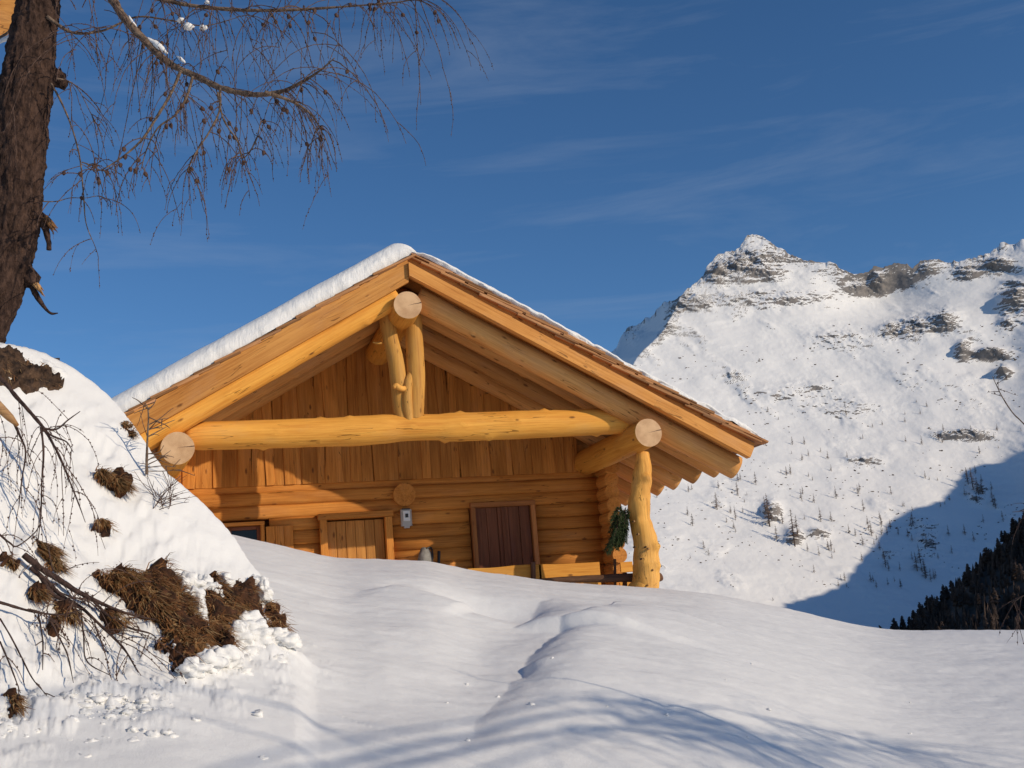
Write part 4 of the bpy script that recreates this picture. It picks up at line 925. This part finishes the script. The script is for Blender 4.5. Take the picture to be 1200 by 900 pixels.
limb(larch, atrs([(96, 190), (108, 194), (122, 200), (140, 190)], 6.1), [.004, .003, .003, .0015], rg, 4, (.1, .3), 0, .5, 5, .3, prt=TW, kn=KN)
limb(larch, atrs([(50, 236), (66, 236), (82, 232), (100, 232), (118, 230), (135, 240)], 6.3), [.004, .003, .0025, .002, .002, .0012], rg, 6, (.1, .35), 0, .6, 5, 0, prt=TW, kn=KN)
limb(larch, atrs([(66, 92), (80, 95), (92, 105), (105, 130), (112, 145)], 6.3), [.006, .004, .003, .002, .0015], rg, 10, (.1, .4), 1, .6, 5, 0, prt=TW, kn=KN)
for x0, x1, n in ((75, 240, 24), (240, 400, 22), (400, 500, 9)):
    for k in range(n):
        x = rg.uniform(x0, x1); r_ = rg.uniform(5.5, 6.5); twig(TW, KN, atr(x, rg.uniform(-30, 60 if x < 400 else 12), r_), (rg.gauss(0, .5), rg.gauss(0, .5), rg.uniform(-.6, .3)), rg.uniform(.25, .75), .0025, .8, rg, 10, 1)
V, F = join(TW); wparent('twigs', V, F, M_twig, larch)['kind'] = 'stuff'
V, F = join(KN); wparent('short_shoots', V, F, M_cone, larch, False)['kind'] = 'stuff'
# snow left on the limbs
for pts, w in (([(150, 21), (157, 34), (163, 42)], .010), ([(172, 47), (183, 56), (195, 65)], .016), ([(206, 68), (216, 76)], .008)):
    q = [atr(x+1, y-2.5, np.interp(x, [60, 392], [6.4, 5.6])) for x, y in pts]; V, F = tube(spline(q, 16), w*np.sin(np.linspace(.15, math.pi-.15, 16))+.002, 8, rough=.4, rs=40, rseed=8); wparent('snow_patch', V, F, M_snow, larch)
for x, y, s_ in ((212, 24, .02), (220, 31, .028), (238, 32, .02), (243, 3, .014)): V, F = blob(atr(x, y, 6.1), (s_, s_, s_*.7), 10, 8, .35, x); wparent('snow_patch', V, F, M_snow, larch)
# ---- low larch limb hanging in front of the bank
TW, KN = [], []; rg = random.Random(5)
lowb = larch
kw = dict(prt=TW, kn=KN, seg=6, tr=.0017, mtl=M_deadbark)
limb(lowb, atrs([(-60, 400), (-20, 428), (3, 446), (20, 466), (38, 486), (52, 503), (62, 520), (72, 540), (82, 565), (92, 590), (100, 612)], (5.6, 4.9)), [.014, .012, .010, .009, .008, .007, .006, .005, .004, .003, .0015], rg, 16, (.12, .42), 1, .9, tmin=.3, **kw)
limb(lowb, atrs([(50, 502), (66, 503), (80, 492), (94, 482)], 5.0), [.005, .004, .003, .0015], rg, 5, (.08, .25), 0, .3, **kw)
limb(lowb, atrs([(50, 504), (64, 512), (78, 518), (86, 530)], 5.0), [.005, .004, .003, .0015], rg, 4, (.08, .2), 0, .6, **kw)
limb(lowb, atrs([(48, 500), (51, 530), (49, 565), (48, 600), (44, 640)], 5.0), [.005, .004, .0035, .003, .0015], rg, 8, (.1, .3), 0, 1.2, **kw)
limb(lowb, atrs([(-40, 452), (-10, 470), (12, 490), (24, 512), (30, 530), (26, 560), (22, 590)], (5.3, 4.9)), [.012, .010, .006, .005, .004, .003, .0015], rg, 12, (.1, .45), 1, 1., **kw)
limb(lowb, atrs([(-40, 628), (-10, 622), (10, 635), (20, 640), (40, 625), (48, 612)], 4.7), [.005, .005, .004, .003, .002, .0012], rg, 5, (.1, .3), 0, .8, **kw)
o = wparent('broken_limb', *tube(np.array(atrs([(-50, 440), (-20, 460), (0, 478), (12, 490), (21, 499)], 5.1)), [.03, .026, .021, .018, .007], 12, rough=.25, rs=14, rseed=4), M_stub, larch)
V, F = join(TW); wparent('twigs', V, F, M_twig, larch)['kind'] = 'stuff'
V, F = join(KN); wparent('short_shoots', V, F, M_cone, larch, False)['kind'] = 'stuff'
# ---- fallen branch lying on the bank
TW, KN = [], []; rg = random.Random(9); kw = dict(prt=TW, kn=KN, seg=7, name='branch', tr=.0018, mtl=M_deadbark)
def hb(pts, l=.05): return [hitb(x, y, l) for x, y in pts]
fb = empty('fallen_branch', hitb(60, 690), 'dark dead branch fanning into thin twigs across the left of the snow bank', 'branch')
limb(fb, hb([(28, 650), (45, 664), (65, 677), (88, 692), (112, 704), (135, 714), (160, 722), (188, 727)], .08), [.013, .013, .012, .010, .008, .006, .004, .002], rg, 20, (.12, .45), 1, .35, **kw)
limb(fb, hb([(36, 665), (55, 682), (72, 698), (95, 712), (120, 735), (145, 760), (162, 788)], .08), [.011, .010, .008, .006, .005, .004, .002], rg, 20, (.12, .45), 1, .4, **kw)
limb(fb, hb([(48, 676), (60, 695), (78, 705), (100, 716)], .07), [.009, .008, .006, .003], rg, 6, (.1, .35), 1, .4, **kw)
limb(fb, hb([(-20, 702), (0, 706), (20, 712), (45, 718), (75, 720), (100, 712)], .10), [.006, .006, .005, .004, .003, .002], rg, 12, (.12, .4), 1, .6, **kw)
limb(fb, hb([(110, 705), (128, 722), (150, 735), (175, 742), (184, 748)], .06), [.006, .005, .004, .003, .0015], rg, 8, (.1, .3), 0, .3, **kw)
for pts in ([(0, 725), (12, 745), (25, 770), (38, 795), (55, 815)], [(45, 720), (50, 750), (50, 785)], [(95, 715), (98, 745), (102, 775), (130, 792)], [(60, 730), (78, 765), (86, 800)], [(0, 752), (12, 780), (24, 812)], [(62, 690), (85, 700), (105, 700), (118, 692)]):
    limb(fb, hb(pts, .07), [.003, .0028, .0025, .0012], rg, 3, (.06, .2), 0, .4, **kw)
V, F = join(TW); wparent('twigs', V, F, M_twig, fb)['kind'] = 'stuff'
V, F = join(KN); wparent('short_shoots', V, F, M_cone, fb, False)['kind'] = 'stuff'
# ---- sapling and small shrub near the roof corner
TW, KN = [], []; rg = random.Random(3); kw = dict(prt=TW, kn=KN, seg=6, name='stem')
sap = empty('larch_sapling', hitb(172, 552), 'thin bare sapling standing on the bank in front of the left purlin end', 'sapling')
b0 = hitb(172, 552); rb_ = math.hypot(b0[0], b0[1])-.05
limb(sap, atrs([(172, 556), (172, 535), (173, 510), (174, 490), (173, 478), (170, 472)], rb_), [.0075, .0065, .005, .004, .003, .002], rg, 5, (.08, .2), 0, .1, **kw)
for a, b, c in (((174, 480), (180, 474), (183, 467)), ((172, 478), (166, 473), (162, 470)), ((174, 498), (186, 492), (198, 490)), ((174, 504), (190, 498), (205, 492)), ((173, 512), (186, 505), (195, 500)),
                ((172, 532), (186, 530), (192, 522)), ((172, 540), (184, 534), (196, 536)), ((172, 548), (190, 546), (206, 547)), ((172, 552), (192, 552), (212, 550)), ((172, 545), (186, 538), (200, 528))):
    limb(sap, atrs([a, b, c], rb_), [.003, .0022, .0012], rg, 2, (.04, .12), 0, .1, **kw)
V, F = join(TW); wparent('twigs', V, F, M_twig, sap)['kind'] = 'stuff'
TW, KN = [], []; shb = empty('bare_shrub', hitb(190, 592), 'low tangle of bare twigs poking from the bank below the sapling', 'shrub')
for k in range(26):
    q = hitb(rg.uniform(178, 200), rg.uniform(580, 598)); twig(TW, KN, q, BN+np.array([rg.gauss(0, .8), rg.gauss(0, .6), rg.gauss(.2, .5)]), rg.uniform(.08, .2), .002, .1, rg, 6, 1, False)
V, F = join(TW); wparent('twigs', V, F, M_twig, shb)['kind'] = 'stuff'
# loose snow: crumbs at the foot of the bank, lobes on the turf
rg = random.Random(21); prt = []
def lump(q, s_, sd): return blob(q, (s_*rg.uniform(.8, 1.4), s_*rg.uniform(.8, 1.3), s_*rg.uniform(.6, .9)), 10, 7, .55, sd, 11.)
for k in range(330):
    x = rg.uniform(-30, 200); y = 812+abs(rg.gauss(0, 38))*(1-.4*x/200); 
    if y > 905: continue
    q = hitb(x, y); q[2] = float(H(np.array([q[0]]), np.array([q[1]]))[0]) if False else q[2]; prt.append(lump(q+DOWN*.006, .004+.017*rg.random()**3, k))
for k in range(150):
    x = rg.uniform(215, 345); y = 745+(x-215)*-.02+rg.gauss(14, 14)
    prt.append(lump(hitb(x, y)-BN*.008, .006+.034*rg.random()**2.5, k))
for x, y in ((168, 858), (180, 862), (195, 860), (155, 856), (228, 845), (303, 838), (306, 890)): prt.append(lump(hitb(x, y, .01), rg.uniform(.012, .025), x))
for k in range(14):
    p = g_pt(rg.uniform(380, 1150), rg.uniform(790, 880)); prt.append(lump((p[0], p[1], float(H(p[0], p[1]))), rg.uniform(.005, .012), k))
V, F = join(prt); o = wparent('snow_crumbs', V, F, M_snow, None); props(o, 'white crumbs of fallen snow scattered along the foot of the bank', 'snow', None, 'stuff')
prt = []
for x, y, w, h in [(224, 712, 9, 12), (229, 724, 8, 12), (233, 735, 6, 8), (243, 700, 10, 8), (250, 705, 6, 7), (212, 692, 10, 10), (222, 690, 10, 8), (210, 702, 6, 4), (236, 688, 6, 8), (260, 688, 8, 8), (284, 735, 14, 9), (290, 744, 12, 10), (300, 752, 12, 9), (278, 752, 10, 12), (272, 744, 8, 8),
                   (306, 700, 7, 10), (300, 690, 8, 8), (320, 752, 14, 8), (330, 758, 12, 7), (200, 764, 4, 5), (258, 776, 14, 10), (240, 784, 14, 10), (222, 790, 12, 8)]:
    q = hitb(x, y); s_ = q[1]/FOC; V, F = blob(q+BN*.028, (w*s_*1.25, .05, h*s_*1.2), 30, 20, .40, x, 6.); prt.append((V, F))
V, F = join(prt); o = wparent('snow_lobes', V, F, M_snowlump, None); props(o, 'clean white snow lobes clinging over the dark turf on the bank', 'snow', None, 'stuff')
# ---- ochre board behind the trunk, top left
q = [atr(x, y, 7.2) for x, y in ((-60, -60), (24, -60), (21, 24), (2, 44), (-60, 80))]; nrm_ = np.array([0, .035, 0])
o = wparent('wooden_board', q+[v+nrm_ for v in q], [(0, 1, 2, 3, 4), (9, 8, 7, 6, 5), (0, 5, 6, 1), (1, 6, 7, 2), (2, 7, 8, 3), (3, 8, 9, 4), (4, 9, 5, 0)], M_fascia, None, False)
props(o, 'ochre wooden board behind the larch trunk in the top left corner', 'board')
TW, KN = [], []
limb(larch, atrs([(-30, 60), (0, 44), (18, 32), (40, 18)], 6.9), [.010, .009, .007, .005], random.Random(1), 1, (.1, .2), 0, .3, prt=TW, kn=KN)
wparent('snow_patch', *tube(spline(atrs([(-10, 56), (5, 46), (18, 42), (20, 52)], 6.88), 14), .016*np.sin(np.linspace(.3, 2.8, 14)), 8, rough=.3, rs=40), M_snow, larch)

# ================================================================== larch out of the frame on the right, whose shade streaks the snow
def gz(x, y): return float(H(np.array([x]), np.array([y]), False)[0])
t2x, t2y = 5.4, -2.9; tb_ = gz(t2x, t2y)
larch2 = empty('larch_tree', (t2x, t2y, tb_-.2), 'bare larch outside the right edge, one thin twig reaching into the picture', 'tree')
V, F = tube(spline([(t2x, t2y, tb_-.2), (t2x+.05, t2y, 2), (t2x-.05, t2y+.1, 6), (t2x, t2y, 12)], 60), np.linspace(.24, .08, 60), 24, rough=.12, rs=6); wparent('trunk', V, F, M_larchbark, larch2)
TW, KN = [], []; rg = random.Random(77)
def shlimb(pts, t0, t1, rad, nt, tl=(.3, 1.0)):
    G_ = []
    for i, (x, y) in enumerate(pts):
        g = g_pt(x, y); g = np.array([g[0], g[1], gz(g[0], g[1])]); G_.append(g+SUN*np.interp(i/(len(pts)-1), [0, 1], [t0, t1]))
    T0 = np.array([t2x, t2y, 2.]); turn = lambda g: float(np.dot((g[0]-T0)[:2]/np.linalg.norm((g[0]-T0)[:2]), (g[1]-g[0])[:2]/np.linalg.norm((g[1]-g[0])[:2])))
    if turn(G_[::-1]) > turn(G_): G_ = G_[::-1]
    a = np.array([t2x, t2y, G_[0][2]+.4]); G_ = [a, (a*.5+G_[0]*.5)+np.array([0, 0, .15])]+G_
    limb(larch2, G_, np.linspace(rad*.75, .004, 6), rg, nt, tl, 2, .7, 8, 0, .0036, prt=TW, kn=[], tmin=.5)
shlimb([(200, 822), (250, 828), (300, 835), (350, 848), (400, 866), (440, 878), (480, 884)], 8.2, 7.5, .013, 5)
shlimb([(170, 850), (250, 860), (320, 878), (380, 897)], 8.4, 8.0, .010, 3)
shlimb([(560, 862), (640, 855), (700, 850), (760, 860), (850, 870), (950, 882), (1060, 892)], 7.2, 6.5, .026, 60)
shlimb([(540, 884), (620, 878), (700, 868), (800, 873), (900, 885), (980, 897)], 7.0, 6.4, .028, 55)
shlimb([(620, 838), (680, 836), (740, 842), (800, 852), (850, 862)], 7.4, 7.0, .016, 55, (.2, .7))
shlimb([(800, 850), (880, 856), (960, 868), (1040, 884), (1100, 897)], 6.6, 6.2, .014, 60, (.2, .7))
V, F = join(TW); wparent('twigs', V, F, M_twig, larch2)['kind'] = 'stuff'
larch2['label'] = 'tall bare larch out of the frame on the right, its shade streaking the near snow'
# young larch just outside the right edge, its tip and one side twig reach into the picture
TW, KN = [], []; rg = random.Random(31); q = atr(1290, 640, 5.3); q[2] = gz(q[0], q[1])
sap2 = empty('larch_sapling', q, 'thin larch shoot curving in at the right edge over the shaded far slope', 'sapling')
kw = dict(prt=TW, kn=KN, seg=6, name='stem')
limb(sap2, [q-np.array([0, 0, .1]), atr(1285, 640, 5.3), atr(1268, 585, 5.2), atr(1240, 540, 5.15), atr(1200, 497, 5.1), atr(1187, 484, 5.1), atr(1175, 466, 5.1), atr(1168, 452, 5.1), atr(1163, 441, 5.1)], [.008, .006, .0045, .0035, .003, .0026, .0022, .0018, .0012], rg, 5, (.05, .1), 0, .1, tr=.0013, tmin=.7, **kw)
limb(sap2, [atr(1276, 610, 5.2), atr(1245, 604, 5.2), atr(1215, 598, 5.2), atr(1186, 600, 5.2)], [.004, .003, .0025, .0012], rg, 5, (.08, .2), 0, .4, tr=.0015, tmin=.3, **kw)
limb(sap2, [atr(1284, 690, 5.2), atr(1245, 690, 5.2), atr(1210, 694, 5.2), atr(1186, 706, 5.2)], [.004, .003, .0025, .0012], rg, 8, (.08, .25), 1, .2, tr=.0015, tmin=.3, **kw)
V, F = join(TW); wparent('twigs', V, F, M_twig, sap2)['kind'] = 'stuff'
V, F = join(KN); wparent('short_shoots', V, F, M_cone, sap2, False)['kind'] = 'stuff'

# ================================================================== trees far off
def far_larch(seed, h=1., dark=False):
    rg_ = random.Random(seed); Vt, Ft = tube(np.array([[0, 0, -.06], [0, 0, .5], [rg_.uniform(-.02, .02), 0, 1.]])*h, [.022*h, .014*h, .003*h], 5); tr = make_mesh('trunk', Vt, Ft, M_farwood)
    prt = []
    n = 70 if not dark else 120
    for k in range(n):
        z_ = rg_.uniform(.12, .97)**.9; w = (.24 if not dark else .30)*(1-z_)**(.8 if not dark else .55)*rg_.uniform(.5, 1.1)+.015; a_ = rg_.uniform(0, 6.28); d = np.array([math.cos(a_), math.sin(a_), rg_.uniform(-.35, .1)]); s_ = np.array([-d[1], d[0], 0])
        t_ = (.012 if not dark else .065)*(1.3-z_); b = np.array([0, 0, z_]); e = b+d*w
        prt.append((np.array([b+(0, 0, t_), b-(0, 0, t_), e-s_*t_*1.6-(0, 0, t_), e+s_*t_*1.6])*h, [(0, 1, 2), (0, 2, 3), (0, 1, 3)]))
    V, F = join(prt); return tr, make_mesh('crown', V, F, M_spruce if dark else M_farlarch, False)
def plant(name, meshes, p, hgt, label, cat, group, rz):
    r_ = bpy.data.objects.new(name, None); COL.objects.link(r_); r_.location = Vector(p); props(r_, label, cat, group); M = Matrix.Rotation(rz, 4, 'Z') @ Matrix.Diagonal((hgt*random.uniform(.8, 1.25), hgt*random.uniform(.8, 1.25), hgt, 1))
    for nm, me_ in zip(('trunk', 'crown'), meshes):
        o = bpy.data.objects.new(nm, me_); COL.objects.link(o); o.parent = r_; o.matrix_basis = M
LV = [far_larch(300+k) for k in range(5)]; SV = [far_larch(400+k, dark=True) for k in range(6)]
TREES = [(897, 600, 14), (902, 618, 26), (901, 606, 22), (932, 640, 34), (935, 630, 20), (911, 635, 16), (917, 614, 12), (840, 598, 17), (862, 610, 14), (812, 617, 12), (806, 605, 9), (865, 565, 10), (886, 569, 13), (864, 577, 10), (927, 557, 10), (922, 558, 9), (897, 523, 8), (929, 522, 8), (943, 522, 8), (948, 535, 7), (971, 538, 8),
         (939, 586, 10), (980, 585, 12), (954, 590, 9), (962, 612, 14), (1006, 580, 9), (1012, 600, 12), (1018, 622, 14), (1033, 618, 11), (1022, 629, 14), (1070, 617, 13), (1068, 618, 9), (1075, 670, 17), (1079, 660, 17), (1084, 670, 12), (1086, 678, 14), (1091, 682, 10), (1038, 665, 14), (1042, 670, 10), (1056, 690, 9),
         (1135, 568, 15), (1141, 572, 18), (1147, 580, 16), (1152, 580, 14), (1133, 560, 9), (1164, 592, 15), (1167, 596, 12), (1101, 517, 9), (1081, 522, 9), (1112, 628, 10), (1131, 628, 10), (1142, 635, 9), (1153, 613, 8), (1053, 627, 8), (1176, 612, 10), (1105, 460+60, 7), (1008, 576, 8), (974, 612, 10), (1045, 580, 7), (850, 738-25, 4), (906, 720-15, 4)]
def ground_at(x, y, ph):
    p = np.array(m_pt(x, y)); d = np.linalg.norm(p); return p, d*ph/FOC
def tlabel(x, y, ph):
    sz = 'tiny' if ph < 8.5 else 'small' if ph < 13 else 'taller'
    if x < 850: wh = 'just below the eave, at the near end of the far slope'
    elif x < 950 and y > 550: wh = 'in the rocky group right of the eave tip'
    elif y < 545: wh = 'high on the far slope among the scree' if x < 1050 else 'high on the far slope near its dark ledges'
    elif x > 1120 and y < 610: wh = 'in the clump at the upper corner of the big shadow'
    elif x > 1040 and y > 600: wh = 'standing in the big blue shadow above the wood'
    elif y > 640: wh = 'low on the far slope near the shadow edge'
    elif x < 1000: wh = 'on the open sunny snow in the middle of the far slope'
    else: wh = 'on the sunny side of the big shadow edge'
    return sz+' bare larch '+wh
for x, y, ph in TREES:
    p, hm = ground_at(x, y, ph*1.25); plant('larch_tree', random.choice(LV), p, hm, tlabel(x, y, hm/np.linalg.norm(p)*FOC/1.25), 'tree', 'small larches dotted over the far slope', random.uniform(0, 6))
k = 0
while k < 130:
    x, y = random.uniform(770, 1200), random.uniform(450, 700); ys_ = 470+(abs(x-1010)/190)**2*20
    if y < ys_ or y > 690-(1200-x)*0+0 or (x > 1040 and y > 735-(x-1040)*.85) or y > 722-(max(0, 960-x))*.08: continue
    if float(vnoise(x/34., y/34., 0, 401)) < .0+.3*random.random(): continue
    p, hm = ground_at(x, y, random.uniform(4, 10)*np.interp(y, [450, 640], [.7, 1.25])); plant('larch_tree', random.choice(LV), p, hm, tlabel(x, y, hm/np.linalg.norm(p)*FOC/1.25), 'tree', 'small larches dotted over the far slope', random.uniform(0, 6)); k += 1
# forest on the hill
def h_pt(u, v):
    i, j = min(int(v), HV.shape[0]-2), min(int(u), HV.shape[1]-2); fu, fv = u-j, v-i
    return (HV[i, j]*(1-fu)+HV[i, j+1]*fu)*(1-fv)+(HV[i+1, j]*(1-fu)+HV[i+1, j+1]*fu)*fv
k = 0
for k in range(290):
    u = random.uniform(8, 58)**1.0; v = 40-1.2-34*random.random()**1.5; p = h_pt(u, v); d = np.linalg.norm(p)
    ph = random.choice([9, 11, 12, 13, 14, 15, 17, 20])*random.uniform(.9, 1.1)
    lab = ('short' if ph < 12 else 'middling' if ph < 15.5 else 'tall')+' dark conifer '+('on the skyline' if v > 36 else 'in the middle' if v > 28 else 'low down')+(' at the thin left end' if u < 22 else ' half way up' if u < 38 else ' at the thick right end')+' of the shaded wood'
    plant('spruce_tree', random.choice(SV), p, d*ph/FOC, lab, 'tree', 'conifers of the shaded wood', random.uniform(0, 6))
prt = []
for k in range(900):
    p = h_pt(random.uniform(4, 84), random.uniform(1, 38)); d = np.linalg.norm(p); s_ = d*random.uniform(10, 17)/FOC; a_ = random.uniform(0, 3)
    for q in range(2):
        c_, sn_ = math.cos(a_+q*1.57)*s_*.22, math.sin(a_+q*1.57)*s_*.22
        prt.append(([p+(c_, sn_, 0), p-(c_, sn_, 0), p+(0, 0, s_), p+(c_*.6, sn_*.6, s_*.55), p-(c_*.6, sn_*.6, s_*.55)], [(0, 3, 1), (3, 2, 4), (3, 4, 1)]))
V, F = join(prt); o = wparent('undergrowth', V, F, M_spruce, None, False); props(o, 'dark mass of conifer crowns filling the shaded wooded hillside', 'wood', None, 'stuff')
# scattered stones on the far slope
prt = []; rg = random.Random(55)
for k in range(1500):
    x, y = rg.uniform(760, 1200), rg.uniform(380, 690)
    if float(fbm((x+y*1.2)/60, (y-x*.5)/22, 0, 3, 403)) < .25: continue
    p = m_pt(x, y); s_ = np.linalg.norm(p)/FOC*rg.uniform(.3, 1.05); V, F = blob(p, (s_*rg.uniform(.8, 2.2), s_, s_*rg.uniform(.5, .9)), 6, 4, .5, k); prt.append((V, F))
V, F = join(prt); o = wparent('scree_stones', V, F, M_rock, None, False); props(o, 'dark stones speckling the snow of the far mountainside', 'stones', None, 'stuff')
